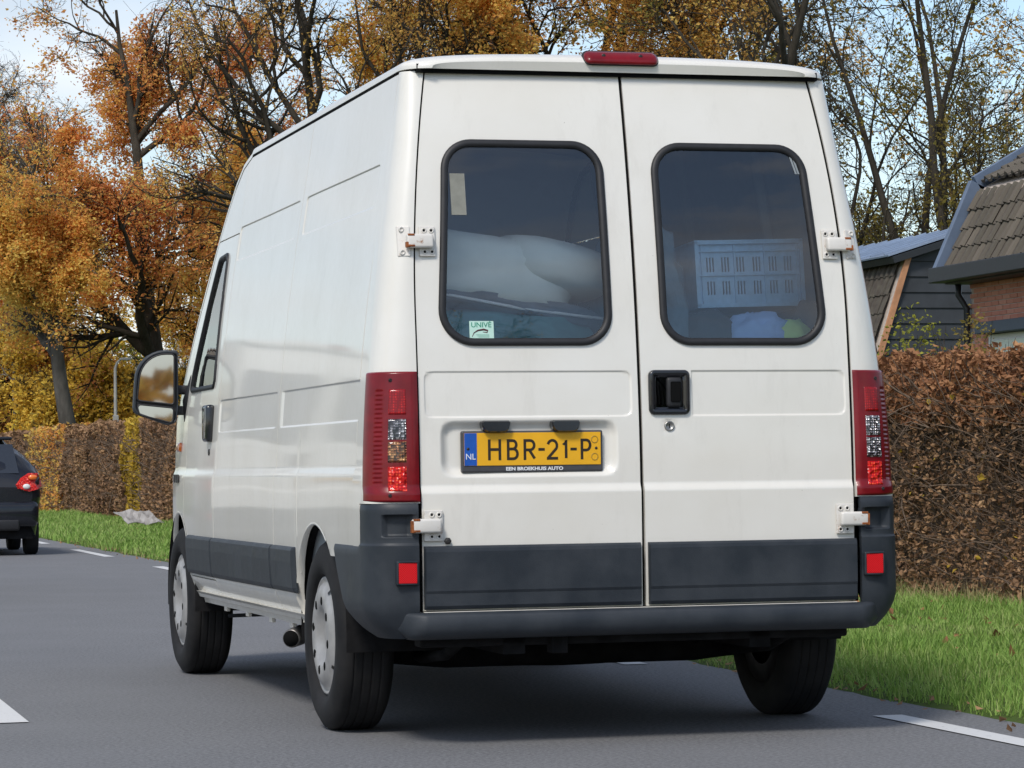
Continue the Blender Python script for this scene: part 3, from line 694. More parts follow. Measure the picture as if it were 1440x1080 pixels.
def glyph(ch, x0, z0, w, h, sw, y):
    gw, strokes = GLY[ch]; bm = bmesh.new()
    for ki, s_ in enumerate(strokes):
        p = np.array([(x0+sw/2+q[0]/gw*(w-sw), z0+sw/2+q[1]*(h-sw)) for q in s_]); t = np.gradient(p, axis=0); t /= np.linalg.norm(t, axis=1, keepdims=True)+1e-9
        n_ = np.stack([-t[:, 1], t[:, 0]], 1); yy_ = y-.0001*ki; m_ = len(p)
        if ch in 'HBRP' and (ki == 0 or m_ == 2) or ch == '-' or (ch == '2' and ki == 1): p[0] -= t[0]*sw*.5*(1 if ki == 0 or ch in '-2' else 0); p[-1] += t[-1]*sw*.5*(1 if ki == 0 or ch in '-2H' and ki == 0 or ch == '-' else 0)
        if ch == 'H' and ki == 1: p[0] -= t[0]*sw*.5; p[-1] += t[-1]*sw*.5
        A_ = [bm.verts.new((a[0], yy_, a[1])) for a in p+n_*sw/2]; B_ = [bm.verts.new((a[0], yy_, a[1])) for a in p-n_*sw/2]
        for k in range(m_-1): bm.faces.new((A_[k], A_[k+1], B_[k+1], B_[k]))
    return bm_obj('plate_character', bm, INK, pl)
PX = lambda px: -.655+(px-649)*.002588
for ch, a_, b_ in (('H', 685, 703.5), ('B', 711.5, 728), ('R', 735, 752.5), ('-', 756, 764.5), ('2', 767.5, 785), ('1', 789, 798), ('-', 801.5, 810), ('P', 816, 831.5)):
    glyph(ch, PX(a_), .9845, PX(b_)-PX(a_), .0735, .0098, yp-.0252)
text('plate_country', 'NL', .030, INKW, pl, (-.625, yp-.0258, .997), sx=1)
text('holder_lettering', 'EEN BROEKHUIS AUTO', .0165, INKW, pl, (-.392, yp-.0226, .9535), sx=1.22, bold=.00055)
lathe('plate_screw', [(0, .0055), (-.001, .005), (-.0015, 0)], INK, pl, 'y', (-.165, yp-.0245, 1.024), 12)
lathe('plate_screw', [(0, .0055), (-.001, .005), (-.0015, 0)], INK, pl, 'y', (-.634, yp-.0252, 1.025), 12)
for zq in (1.055, .994):
    lathe('plate_stamp', [(-.0002, .0135), (-.0014, .013), (-.0014, .0105), (-.0002, .010)], simple('stamp_ochre', (.42, .24, .02), .5), pl, 'y', (-.171, yp-.0245, zq), 20)
for xc in (-.535, -.280):
    bm = bmesh.new(); q = roundpoly([(xc-.054, 1.124), (xc-.047, 1.082), (xc+.047, 1.082), (xc+.054, 1.124)], [.008, .028, .028, .008], 5)
    rings = [np.array([(a_, float(yr(b_))+.016-o_, b_) for a_, b_ in offset2(q, d)]) for d, o_ in ((0, 0), (0, .034), (.004, .042))]
    ringmesh('plate_lamp', rings, GLOSSB, DOOR_L, cap=True, smooth=False)
# window sticker and thin strips at the glass
def onglass(x, z): return float(yr(z))+.010*(abs(x)/.8)**4-.0015
y0s = onglass(-.57, 1.445); tilt = 2*.083*(1.445-.8)
def gl_box(name, x0, x1, z0, z1, mat, par, d=.001):
    o = box(name, x0, x1, 0, d, z0, z1, mat, par)
    for v in o.data.vertices: v.co.y = onglass(v.co.x, v.co.z)-v.co.y
    return o
st = gl_box('window_sticker', -.616, -.528, 1.410, 1.476, STICK, DOOR_L); st['label'] = 'small mint green sticker in the lower left corner of the left window'
def lean(o, zc):
    for v in o.data.vertices: v.co.y = onglass(v.co.x, v.co.z)-.0016
lean(text('sticker_lettering', 'UNIVÉ', .025, INKG, st, (-.573, 0, 1.4615), sx=1.05, bold=.0003, depth=0), 0)
V0, F0 = tube_geo([(-.607, 0, 1.420), (-.600, 0, 1.434), (-.585, 0, 1.443), (-.565, 0, 1.446), (-.550, 0, 1.442), (-.552, 0, 1.435), (-.568, 0, 1.437)], [.001, .0018, .003, .004, .0035, .002, .001], 6)
o = put('sticker_emblem', pymesh('sticker_emblem', V0, F0), simple('emblem_dark', (.16, .05, .06), .5), st); lean(o, 0)
for k in range(3): gl_box('sticker_line', -.592+.004*k, -.545, 1.4265-.004*k, 1.4277-.004*k, INKG, st, .0013)
gl_box('pane_strip', -.660, -.606, 1.855, 2.005, simple('dull_strip', (.22, .22, .19), .8), DOOR_L, -.004)  # dull grey upright strip just behind the left pane
for k in range(3): 
    o = gl_box('pane_strip', .628+.010*k, .635+.010*k, 2.02, 2.085, simple('clear_tape', (.25, .28, .30), .6), DOOR_R, -.003)
    for v in o.data.vertices: v.co.x += (2.085-v.co.z)*.28
# --- wheels
def wheel(y, sx):
    w = empty('wheel', (sx*.87, y, .335)); w.parent = V_
    r, hw = .340, .102
    prof = [(-hw*.62, .215), (-hw*.98, .225), (-hw*1.06, .262), (-hw*1.04, .300), (-hw*.86, .330), (-hw*.74, .338)]
    tr = []
    for g in (-.5, -.17, .17, .5): tr += [(hw*(g-.10), .3402), (hw*(g-.034), .3400), (hw*(g-.03), .3398), (hw*(g-.026), .3375), (hw*(g+.026), .3375), (hw*(g+.03), .3398), (hw*(g+.034), .3400), (hw*(g+.10), .3402)]
    prof = prof+tr+[(-a_, b_) for a_, b_ in prof[::-1]]
    lathe('tyre', prof, TYRE, w, 'x', (0, 0, 0), 72, sx)
    lathe('rim', [(hw*.2, .10), (hw*.55, .20), (hw*.62, .216), (-hw*.9, .216), (-hw*.9, .15)], STEEL, w, 'x', (0, 0, 0), 48, sx)
    hc = lathe('hubcap', [(hw*.80, .0), (hw*.80, .045), (hw*.76, .055), (hw*.74, .078), (hw*.98, .100), (hw*1.055, .115), (hw*1.06, .148), (hw*.98, .178), (hw*.80, .196), (hw*.86, .204), (hw*.86, .212), (hw*.60, .216)], HUB, w, 'x', (0, 0, 0), 64, sx)
    for k in range(8):
        a_ = 2*math.pi*k/8+.2; cy, cz = math.cos(a_), math.sin(a_)
        lathe('vent_hole', [(hw*1.068, 0), (hw*1.068, .0155), (hw*1.0, .019)], SEAM, hc, 'x', (0, cy*.128, cz*.128), 14, sx)
        if k % 2: continue
        t_ = a_+.39; V0 = []
        for rr_, xx_ in ((.184, hw*.94), (.199, hw*.84)):
            for da in (-.035, 0, .035): V0.append((sx*(xx_+.0035), math.cos(t_+da*(.198/rr_))*rr_, math.sin(t_+da*(.198/rr_))*rr_))
        put('edge_notch', pymesh('edge_notch', V0, [(0, 1, 4, 3), (1, 2, 5, 4)]), STEEL, hc)
    w.scale = (1, 1.044, 1.044)
    return w
for y in (.956, 4.39):
    for sx in (-1, 1): wheel(y, sx)
# --- underside
bm = bmesh.new()
box_bm(bm, -.72, .72, .10, 4.95, .40, .56); box_bm(bm, -.93, .93, 1.37, 3.86, .405, .50)
for sx in (-1, 1): box_bm(bm, *sorted([sx*.42, sx*.50]), .08, 4.6, .30, .42)
bm_obj('underbody', bm, DARK, V_)
box('cross_member', -.80, .80, .08, .18, .33, .42, DARK, V_, .01)
tube('rear_axle', [(-.80, .956, .285), (-.5, .956, .255), (.5, .956, .255), (.80, .956, .285)], .055, DARK, V_, 12)
for sx in (-1, 1):
    tube('leaf_spring', [(sx*.62, .15, .36), (sx*.62, .45, .28), (sx*.62, .8, .25), (sx*.62, 1.2, .28), (sx*.62, 1.55, .38)], .022, DARK, V_, 6)
    tube('damper', [(sx*.50, .95, .27), (sx*.40, .55, .45)], .022, DARK, V_, 8)
lathe('spare_wheel', [(-.09, 0), (-.10, .2), (-.11, .30), (-.08, .335), (.08, .335), (.11, .30), (.10, .2), (.09, 0)], TYRE, V_, 'z', (.02, 1.35, .30), 36)
tube('exhaust_pipe', [(-.90, 1.78, .292), (-.84, 1.85, .302), (-.74, 1.93, .325), (-.55, 2.0, .34), (-.45, 2.4, .34), (-.45, 3.6, .34)], .036, STEEL, V_, 16)
te = tube('exhaust_tip', [(-.945, 1.70, .285), (-.943, 1.703, .2853), (-.90, 1.775, .292), (-.86, 1.835, .299)], [.033, .038, .040, .040], simple('exhaust_metal', (.20, .19, .18), .4, metal=.6, var=.3), V_, 20)
tube('exhaust_bore', [(-.9475, 1.696, .2846), (-.944, 1.702, .2852)], .0325, SEAM, te, 20)
tube('brake_line', [(-.9, 3.4, .30), (-.6, 2.9, .33), (-.55, 2.2, .31), (-.6, 1.9, .34)], .010, DARK, V_, 6)
box('tow_bracket', -.33, -.27, .05, .12, .30, .37, DARK, V_, .005)
# --- inner shell: liner, floor, bulkhead, seats
LINER = simple('cargo_liner', (.20, .22, .235), .8, var=.2, scale=3)
for sx in (-1, 1):
    Yg_, Zg = np.meshgrid(np.linspace(.30, 3.15, 12), np.linspace(.6, 2.36, 20), indexing='ij')
    grid('cargo_liner', np.stack([sx*(wz(Zg)-.045), Yg_, Zg], -1), LINER, V_, t=0)
    for q in (.9, 1.8, 2.6):
        P = [(sx*(float(wz(zq))-.075), q, zq) for zq in np.linspace(.6, 2.36, 14)]; tube('roof_bow', P, .022, LINER, V_, 6)
Yg_, Xg = np.meshgrid(np.linspace(.25, 3.15, 6), np.linspace(-.78, .78, 9), indexing='ij')
grid('cargo_ceiling', np.stack([Xg, Yg_, 2.425-.05*np.abs(Xg/.78)**3], -1), LINER, V_, t=0)
box('cargo_floor', -.90, .90, .10, 3.2, .575, .60, DARK, V_)
box('bulkhead', -.92, .92, 3.17, 3.19, .6, 1.45, LINER, V_)
for sx in (-1, 1):
    s_ = box('cab_seat', *sorted([sx*.25, sx*.72]), 3.55, 4.05, .75, .98, LINER, V_, .05, 3, True)
    bm = bmesh.new(); box_bm(bm, *sorted([sx*.27, sx*.70]), 3.48, 3.60, .95, 1.62, .05, 3); bm_obj('seat_back', bm, LINER, s_, True)
box('dashboard', -.85, .85, 4.3, 4.75, .75, 1.18, DARK, V_, .06, 3, True)
# --- door mirrors
def mir(sx):
    T = lambda px, py: (-.984+(px-250)/288, 1.545-(py-493)/290)
    out = roundpoly([T(*q) for q in [(250, 493), (194, 490), (187.5, 580), (236, 598), (247, 594), (250, 570)]], [.012, .145, .04, .02, .02, .02], 10)
    out = densify(out, .03); c = out.mean(0)
    rings = []
    for sc, y_ in ((.90, 4.312), (.93, 4.300), (.985, 4.300), (1.0, 4.310), (.995, 4.35), (.93, 4.40), (.78, 4.44), (.5, 4.46), (.1, 4.465)):
        q = c+(out-c)*sc; rings.append(np.array([(a_*-sx, y_+(a_+1.09)*-.12, b_) for a_, b_ in q]))
    m = ringmesh('door_mirror', rings, PLAST, V_, cap=True)
    for pts in ([(244, 499), (201, 498), (194, 562), (243, 568)], [(193.5, 569), (242.5, 574.5), (241, 594), (197, 582)]):
        q = densify(roundpoly([T(*p_) for p_ in pts], [.012, .125 if pts[1][1] < 510 else .012, .012, .012], 8), .03)
        V0 = [(a_*-sx, 4.303+(a_+1.09)*-.12+(b_-1.4)*(.001 if pts[0][1] < 510 else .010), b_) for a_, b_ in q]
        g = put('mirror_glass', pymesh('mirror_glass', V0, [tuple(range(len(V0)))]), MIRR, m)
        rings = [np.array([(a_*-sx, y_+(a_+1.09)*-.12, b_) for a_, b_ in offset2(q, -o_)]) for o_, y_ in ((-.001, 4.3035), (.0, 4.296), (.006, 4.296), (.009, 4.315))]
        ringmesh('glass_bezel', rings, BLACK, m)
    # black backing inside the housing behind the glasses
    q = c+(out-c)*.93; V0 = [(a_*-sx, 4.3115+(a_+1.09)*-.12, b_) for a_, b_ in q]; put('housing_back', pymesh('housing_back', V0, [tuple(range(len(V0)))]), BLACK, m)
    for zq in (1.355, 1.255):
        xr = sorted([-sx*-.99, -sx*-.915]); bm = bmesh.new(); box_bm(bm, *sorted([sx*.905, sx*.995]), 4.32, 4.37, zq-.022, zq+.022, .008, 2); bm_obj('mirror_arm', bm, BLACK, m, True)
    V0, F0 = tube_geo([(sx*.930, 4.34, 1.20), (sx*.925, 4.30, 1.30), (sx*.915, 4.22, 1.42)], [.02, .038, .02], 8); put('mirror_foot', pymesh('mirror_foot', V0, F0, True), BLACK, m)
for sx in (-1, 1): mir(sx)

# ================================================================ load seen through the rear windows
def lump(name, cx, cy, cz, rx, ry, rz, mat, parent=None, n=3, seed=0, wr=.08, p=2.0, rot=0, fold=6):
    bm = bmesh.new(); bmesh.ops.create_icosphere(bm, subdivisions=n, radius=1)
    from mathutils import noise as mn
    for v in bm.verts:
        c = v.co.copy(); q = (abs(c.x)**p+abs(c.y)**p+abs(c.z)**p)**(1/p); c /= q
        d = 1+wr*mn.noise(Vector((c.x*fold*.4+seed, c.y*fold*.4, c.z*fold*.6)))+wr*.5*mn.noise(c*fold+Vector((seed, 0, 3)))
        c = Vector((c.x*rx*d, c.y*ry*d, c.z*rz*d)); c.rotate(Matrix.Rotation(rot, 3, 'Y')); v.co = c+Vector((cx, cy, cz))
    return bm_obj(name, bm, mat, parent, True)
MATT = simple('pale_ticking', (.86, .90, .84), .85, var=.08, scale=4)
TEAL = simple('teal_cloth', (.08, .27, .29), .9, var=.3, scale=5)
BLUE = simple('pale_blue_cloth', (.36, .55, .95), .9, var=.15, scale=5)
CRT = simple('blue_grey_plastic', (.30, .50, .68), .5, var=.1)
LIME = simple('lime_cloth', (.55, .78, .25), .9, var=.15, scale=6)
DKC = simple('dark_cloth', (.03, .05, .065), .9, var=.3, scale=5)
m = lump('folded_mattress', -.47, .72, 1.70, .36, .42, .135, MATT, n=4, seed=1, wr=.025, p=5, rot=R(9)); tag(m, 'pale folded mattress behind the left rear window of the van', 'mattress')
o = lump('folded_end', -.19, .70, 1.715, .235, .44, .105, MATT, m, 4, 4, .02, 3.2, R(12))
tube('piping', [(-.82, .34, 1.640), (-.6, .325, 1.600), (-.35, .32, 1.555), (-.1, .33, 1.525), (.02, .34, 1.515)], .006, INKW, m, 6)
o = lump('edge_band', -.42, .72, 1.585, .42, .40, .045, simple('grey_band', (.14, .17, .21), .8), m, 4, 7, .05, 5, R(10))
t = lump('teal_blanket', -.44, .68, 1.36, .40, .42, .20, TEAL, None, 4, 9, .10, 4); tag(t, 'crumpled teal blanket under the pale mattress', 'blanket')
t = lump('red_cord_bag', -.80, .36, 1.53, .05, .05, .04, simple('red_cloth', (.5, .04, .03), .8), None, 2, 2, .1); tag(t, 'small red bundle at the left edge of the left rear window', 'bag')
t = box('load_pile', -.80, .80, .34, 2.2, .602, 1.22, DKC, None, .05, 3); tag(t, 'dark covered load heaped on the cargo floor of the van', 'load')
t = lump('dark_drape', .17, .50, 1.48, .13, .26, .42, simple('slate_cloth', (.13, .22, .28), .9, var=.35, scale=6), None, 4, 12, .22, 3, R(-6), 9); tag(t, 'slate blue drape left of the blue crate in the right rear window', 'cloth')
t = lump('pale_blue_pillow', .525, .29, 1.435, .125, .11, .10, BLUE, None, 4, 21, .16, 2.6, R(-10), 9); tag(t, 'pale blue pillow low in the right rear window', 'pillow')
t = lump('dark_jacket', .36, .32, 1.43, .10, .12, .12, DKC, None, 3, 31, .25, 2.4, 0, 9); tag(t, 'dark jacket lying left of the pale blue pillow', 'jacket')
t = lump('lime_vest', .66, .27, 1.435, .085, .08, .075, LIME, None, 3, 41, .3, 2.2, R(-25), 9); tag(t, 'lime green cloth beside the pale blue pillow', 'cloth')
t = lump('grey_bundle', .20, .80, 1.66, .13, .2, .17, simple('grey_blue_cloth', (.17, .24, .32), .9, var=.3, scale=8), None, 4, 61, .3, 2.4, R(15), 10); tag(t, 'grey blue bundle in shadow left of the crate, above the slate drape', 'bundle')
t = lump('black_sack', .775, .36, 1.44, .075, .12, .15, DKC, None, 3, 51, .2, 2.2, 0, 9); tag(t, 'black sack at the right edge of the right rear window', 'bag')
# slotted crate lying on its side: its base slots face the window
cr = empty('plastic_crate', (.570, .43, 1.572)); tag(cr, 'blue grey slotted plastic crate standing behind the right rear window', 'crate')
bm = bmesh.new(); Wc, Hc = .208, .245
def cb(x0, x1, z0, z1, y0=0, y1=.012, nm=None): box_bm(bm, x0, x1, y0, y1, z0, z1)
rows = [(.045, .095), (.13, .185)]; xsl = []
for c0 in (-.165, -.105, -.045, .02, .085, .145):
    for k in range(3): xsl.append((c0+k*.012-.003, c0+k*.012+.003))
cb(-Wc, Wc, 0, .045); cb(-Wc, Wc, .095, .13); cb(-Wc, Wc, .185, Hc)
for (z0, z1) in rows:
    px_ = -Wc
    for (a_, b_) in xsl: cb(px_, a_, z0, z1); px_ = b_
    cb(px_, Wc, z0, z1)
bm_obj('slotted_wall', bm, CRT, cr)
bm = bmesh.new(); cb(-Wc-.008, Wc+.008, Hc-.012, Hc+.004, -.014, .3); cb(-Wc-.008, Wc+.008, -.004, .010, -.014, .3); cb(-Wc-.008, -Wc+.006, 0, Hc, -.014, .3); cb(Wc-.006, Wc+.008, 0, Hc, -.014, .3)
for zq in (.115, .205, .235): cb(-Wc, Wc, zq, zq+.005, -.009, .001)
for xq in (-.19, -.06, .06, .19): cb(xq, xq+.005, .0, Hc, -.007, .001)
bm_obj('crate_rim', bm, CRT, cr)
for k_, (dx) in enumerate((-.1,)): pass
cr.rotation_euler = (R(-3), R(-1.5), R(1))
# ================================================================ GRASS, HEDGES, TREES
def leafmat(name, stops, trans=.5, nscale=.35, rough=.7, pos=None):
    """leaf colours vary from leaf to leaf and in drifts through the crown"""
    b = NB(name); g = b.n('ShaderNodeNewGeometry'); f = b.noise(nscale, 3, .5)
    v = b.math('ADD', b.math('MULTIPLY', g.outputs['Random Per Island'], .55), b.math('MULTIPLY', b.math('SUBTRACT', f, .22), .95))
    n = len(stops); c = b.ramp(v, [((i+.3)/(n-.4), s_) for i, s_ in enumerate(stops)])
    b.set(Base_Color=c, Roughness=rough, Specular_IOR_Level=.25)
    tl = b.n('ShaderNodeBsdfTranslucent'); b.l(c, tl.inputs['Color']); ms = b.n('ShaderNodeMixShader', {'Fac': trans})
    b.l(b.b.outputs[0], ms.inputs[1]); b.l(tl.outputs[0], ms.inputs[2]); b.l(ms.outputs[0], b.o.inputs['Surface']); return b.m
def barkmat(name, a, c_, sc=6):
    b = NB(name); f = b.noise(sc, 6, .7, b.scaled((1, 1, .25))); b.set(Base_Color=b.ramp(f, [(.3, a), (.7, c_)]), Roughness=.95, Specular_IOR_Level=.1); b.bump(f, .8, .05); return b.m
BARK = barkmat('bark_dark', (.029, .025, .019), (.072, .062, .049))
BARKG = barkmat('bark_grey', (.06, .055, .048), (.15, .14, .125), 4)
BIRCH = barkmat('bark_birch', (.10, .09, .075), (.34, .32, .28), 5)
LV_OR = leafmat('leaves_russet', [(.365, .131, .064), (.680, .246, .089), (.850, .372, .113), (.850, .530, .147), (.850, .552, .156)])
LV_OR2 = leafmat('leaves_orange_gold', [(.491, .212, .073), (.832, .370, .104), (.850, .522, .128), (.850, .643, .167), (.647, .508, .137)])
LV_GO = leafmat('leaves_gold_green', [(.200, .172, .051), (.476, .327, .066), (.831, .551, .086), (.850, .651, .110), (.361, .343, .082)])
LV_BR = leafmat('leaves_brown_gold', [(.263, .140, .059), (.585, .313, .096), (.850, .524, .129), (.826, .580, .158)])
LV_OL = leafmat('leaves_olive_brown', [(.140, .101, .036), (.241, .182, .051), (.342, .261, .061), (.241, .241, .070)])
LV_HG = leafmat('hedge_leaves_brown', [(.103, .058, .035), (.190, .109, .063), (.290, .168, .091), (.392, .231, .122), (.496, .316, .168)], .2, .9)
LV_HT = leafmat('hedge_leaves_rusty', [(.157, .068, .035), (.265, .122, .058), (.387, .188, .088), (.462, .252, .119)], .25, .9)
LV_HY = leafmat('hedge_leaves_yellow', [(.260, .169, .026), (.468, .312, .039), (.585, .403, .052)], .3, 1)
LV_GR = leafmat('leaves_green_yellow', [(.080, .112, .024), (.192, .208, .032), (.384, .352, .048), (.160, .192, .032)], .3, .8)
TWIG = barkmat('hedge_twigs', (.095, .068, .049), (.247, .180, .133), 20)
GRASS = leafmat('grass_blades', [(.137, .238, .049), (.198, .340, .065), (.268, .425, .087), (.354, .464, .133), (.421, .453, .184)], .35, .9, .6)
GRASSD = leafmat('dry_grass', [(.260, .208, .091), (.390, .312, .156), (.468, .390, .208), (.208, .221, .065)], .3, .9, .8)

def leaves(name, C_, size, mat, parent=None, up=0., aspect=.62, fold=True, r=None):
    """one bent leaf per centre: a folded pair of triangles"""
    r = r or rng; n = len(C_); s = size*np.exp(r.normal(0, .28, n))[:, None]
    a = r.normal(size=(n, 3)); a[:, 2] *= .7; a /= np.linalg.norm(a, axis=1, keepdims=True)
    q = r.normal(size=(n, 3)); q[:, 2] += up; b_ = np.cross(a, q); b_ /= np.linalg.norm(b_, axis=1, keepdims=True)+1e-9
    c = np.cross(a, b_); w = b_*aspect*s*.5; l_ = a*s*.5; bend = c*s*.16
    V = np.stack([C_-l_, C_+w+bend, C_+l_, C_-w+bend], 1).reshape(-1, 3); k = np.arange(n)*4
    F = np.concatenate([np.stack([k, k+1, k+2], -1), np.stack([k, k+2, k+3], -1)])
    return put(name, npmesh(name, V, F), mat, parent)
def tubes_np(paths, radii, sides):
    """paths (N,K,3), radii (N,K) -> verts, quads"""
    N, K, _ = paths.shape; d = np.gradient(paths, axis=1); d /= np.linalg.norm(d, axis=2, keepdims=True)+1e-9
    ref = np.where(np.abs(d[:, :1, 2:3]) > .9, np.array([1., 0, 0]), np.array([0, 0, 1.])); u = np.cross(d, ref); u /= np.linalg.norm(u, axis=2, keepdims=True)+1e-9
    w = np.cross(d, u); an = 2*np.pi*np.arange(sides)/sides
    V = paths[:, :, None]+(u[:, :, None]*np.cos(an)[None, None, :, None]+w[:, :, None]*np.sin(an)[None, None, :, None])*radii[:, :, None, None]
    base = (np.arange(N)*K*sides)[:, None, None]+(np.arange(K-1)*sides)[None, :, None]; k = np.arange(sides)[None, None]; k2 = (k+1) % sides
    F = np.stack([base+k, base+k2, base+k2+sides, base+k+sides], -1).reshape(-1, 4); return V.reshape(-1, 3), F
def branch_mesh(name, sets, mat, parent):
    Vs, Fs, o = [], [], 0
    for p, r_, s_ in sets:
        V, F = tubes_np(p, r_, s_); Vs.append(V); Fs.append(F+o); o += len(V)
    return put(name, npmesh(name, np.concatenate(Vs), np.concatenate(Fs), True), mat, parent)
def grow(r, st, dr, ln, rad, K, wob, trop, taper=.25):
    """grow N wobbly shoots at once"""
    N = len(st); P = np.zeros((N, K, 3)); P[:, 0] = st; d = dr/np.linalg.norm(dr, axis=1, keepdims=True)
    for i in range(1, K):
        d = d+r.normal(0, wob, (N, 3)); d[:, 2] += trop; d /= np.linalg.norm(d, axis=1, keepdims=True); P[:, i] = P[:, i-1]+d*(ln/(K-1))[:, None]
    t = np.linspace(0, 1, K)[None]; return P, rad[:, None]*(1-(1-taper)*t)
def spawn(r, P, Rd, n, t0, t1, ang, lmin, lmax, parent_len, rf, bias=None):
    N, K, _ = P.shape; par = np.repeat(np.arange(N), n); t = r.uniform(t0, t1, N*n); x = t*(K-1); i = np.minimum(x.astype(int), K-2); f = (x-i)[:, None]
    st = P[par, i]*(1-f)+P[par, i+1]*f; d = P[par, i+1]-P[par, i]; d /= np.linalg.norm(d, axis=1, keepdims=True)
    q = r.normal(size=d.shape); 
    if bias is not None: q = q+bias
    q -= d*(q*d).sum(1, keepdims=True); q /= np.linalg.norm(q, axis=1, keepdims=True)
    a = r.uniform(ang[0], ang[1], len(par))[:, None]; nd = d*np.cos(a)+q*np.sin(a)
    ln = parent_len[par]*r.uniform(lmin, lmax, len(par))*(1.15-.5*t); rad = (Rd[par, i]*rf)
    return st, nd, ln, rad
def tree(name, label, x, y, h, tr, seed, leafmat_, nleaf, lsize, z0=0., bark=BARK, fork=.3, lean=(0, 0), nl=(9, 7, 6, 5), ang=(.5, 1.0), spread=.55, trunks=1, leafbias=None, wob=.16, group=None, leaf_lo=0., leaf_hi=99, bias=None, crown_drop=0., rf=(.68, .62)):
    r = np.random.default_rng(seed); root = empty(name, (x, y, z0)); tag(root, label, 'tree', group)
    st = r.normal(0, .25*(trunks > 1), (trunks, 3)); st[:, 2] = -.2
    dr = np.array([[lean[0], lean[1], 1.]]*trunks)+r.normal(0, .10*(trunks > 1)+.02, (trunks, 3))
    ln = h*r.uniform(.85, 1., trunks); rad = tr*r.uniform(.7, 1., trunks) if trunks > 1 else np.array([tr])
    P0, R0 = grow(r, st, dr, ln, rad, 14, .07, .04, .12); R0[:, 0] *= 1.35; R0[:, 1] *= 1.08
    branch_mesh('trunk', [(P0, R0, 10)], bark, root)
    s1 = spawn(r, P0, R0, nl[0], fork, .97, ang, spread*.6, spread, ln, rf[0], bias); P1, R1 = grow(r, *s1, 10, wob, .05)
    R1 = np.maximum(R1, .012)
    s2 = spawn(r, P1, R1, nl[1], .15, 1., (.4, 1.05), .3, .6, s1[2], rf[1]); P2, R2 = grow(r, *s2, 7, wob*1.2, .03)
    s3 = spawn(r, P2, R2, nl[2], .1, 1., (.4, 1.1), .35, .7, s2[2], .6); P3, R3 = grow(r, *s3, 5, wob*1.3, .0)
    R2 = np.maximum(R2, .010); R3 = np.maximum(R3, .0065)
    sets = [(P1, R1, 6), (P2, R2, 4), (P3, R3, 3)]
    s4 = spawn(r, P3, R3, nl[3], .1, 1., (.4, 1.1), .4, .9, s3[2], .7); P4, R4 = grow(r, *s4, 4, wob*1.4, -.02); R4 = np.maximum(R4, .0045)
    sets.append((P4, R4, 3)); branch_mesh('branches', sets, bark, root)
    if nleaf:
        src = np.concatenate([P4.reshape(-1, 3), P3[:, 1:].reshape(-1, 3)])
        # drifts: leaves sit in clumps, some boughs are already bare
        z = src[:, 2]; w = np.ones(len(src))
        w *= np.clip((leaf_hi-z)/(.25*h), .04, 1)*np.clip((z-leaf_lo)/(.1*h), .02, 1)
        cl = np.sin(src[:, 0]*1.3+seed)*np.sin(src[:, 1]*1.1+seed*2)*np.sin(src[:, 2]*1.2+seed*3); w *= np.clip(.45+1.2*cl, .06, 1)
        w /= w.sum(); k = r.choice(len(src), nleaf, p=w); C_ = src[k]+r.normal(0, lsize*1.3, (nleaf, 3)); C_[:, 2] -= r.exponential(lsize*.6, nleaf)+crown_drop
        leaves('crown', C_, lsize, leafmat_, root, r=r)
    return root
# ---- grass: one object of blades per verge
def blades(n, xs, ys, hmin, hmax, wid, r):
    z = vz(xs, ys); h = r.uniform(hmin, hmax, n)*(1+.5*np.sin(xs*3.3+ys*1.7)*np.sin(ys*2.1)); a = r.uniform(0, 2*np.pi, n); lean_ = r.uniform(.15, .9, n)*h
    base = np.stack([xs, ys, z-.01], -1); wv = np.stack([np.cos(a), np.sin(a), 0*a], -1)*wid[:, None]*.5; ld = np.stack([-np.sin(a+r.normal(0, .5, n)), np.cos(a), 0*a], -1)*lean_[:, None]
    up = np.stack([0*h, 0*h, h], -1); mid = base+up*.55+ld*.3; tip = base+up+ld
    V = np.stack([base-wv, base+wv, mid+wv*.8, mid-wv*.8, tip], 1).reshape(-1, 3); k = np.arange(n)*5
    return V, np.concatenate([np.stack([k, k+1, k+2], -1), np.stack([k, k+2, k+3], -1), np.stack([k+3, k+2, k+4], -1)])
def grass(name, spec, mat, label, seed):
    r = np.random.default_rng(seed); Vs, Fs, o = [], [], 0
    for n, y0, y1, d0, d1, h0, h1, w in spec:
        ys = r.uniform(y0, y1, n); dd = d0+(d1-d0)*r.uniform(0, 1, n); xs = 1.515+.0095*np.maximum(ys, 0)+.03*np.sin(ys*3.1)+.02*np.sin(ys*8)+dd-.03+r.exponential(.02, n)
        V, F = blades(n, xs, ys, h0, h1, w*r.uniform(.6, 1.3, n), r); Vs.append(V); Fs.append(F+o); o += len(V)
    ob = put(name, npmesh(name, np.concatenate(Vs), np.concatenate(Fs)), mat); tag(ob, label, None, None, 'stuff'); return ob
grass('verge_grass', [(70000, .3, 12, .02, 3.5, .03, .085, .006), (30000, .3, 12, .02, 3.5, .02, .05, .007), (26000, 12, 24, .02, 3.4, .04, .10, .010), (42000, 24, 60, .02, 3.2, .05, .12, .018), (22000, 60, 110, .02, 3.2, .06, .14, .035), (20000, -12, .3, .0, 3.5, .03, .09, .012)], GRASS, 'short bright green grass on the verge between road and hedge', 5)
grass('dry_grass', [(4200, 2, 14, 3.1, 3.6, .04, .15, .006), (3500, 24, 80, 3.0, 3.5, .06, .20, .016), (1500, 2, 30, .0, .25, .02, .06, .006)], GRASSD, 'pale dry grass along the foot of the brown hedge', 6)
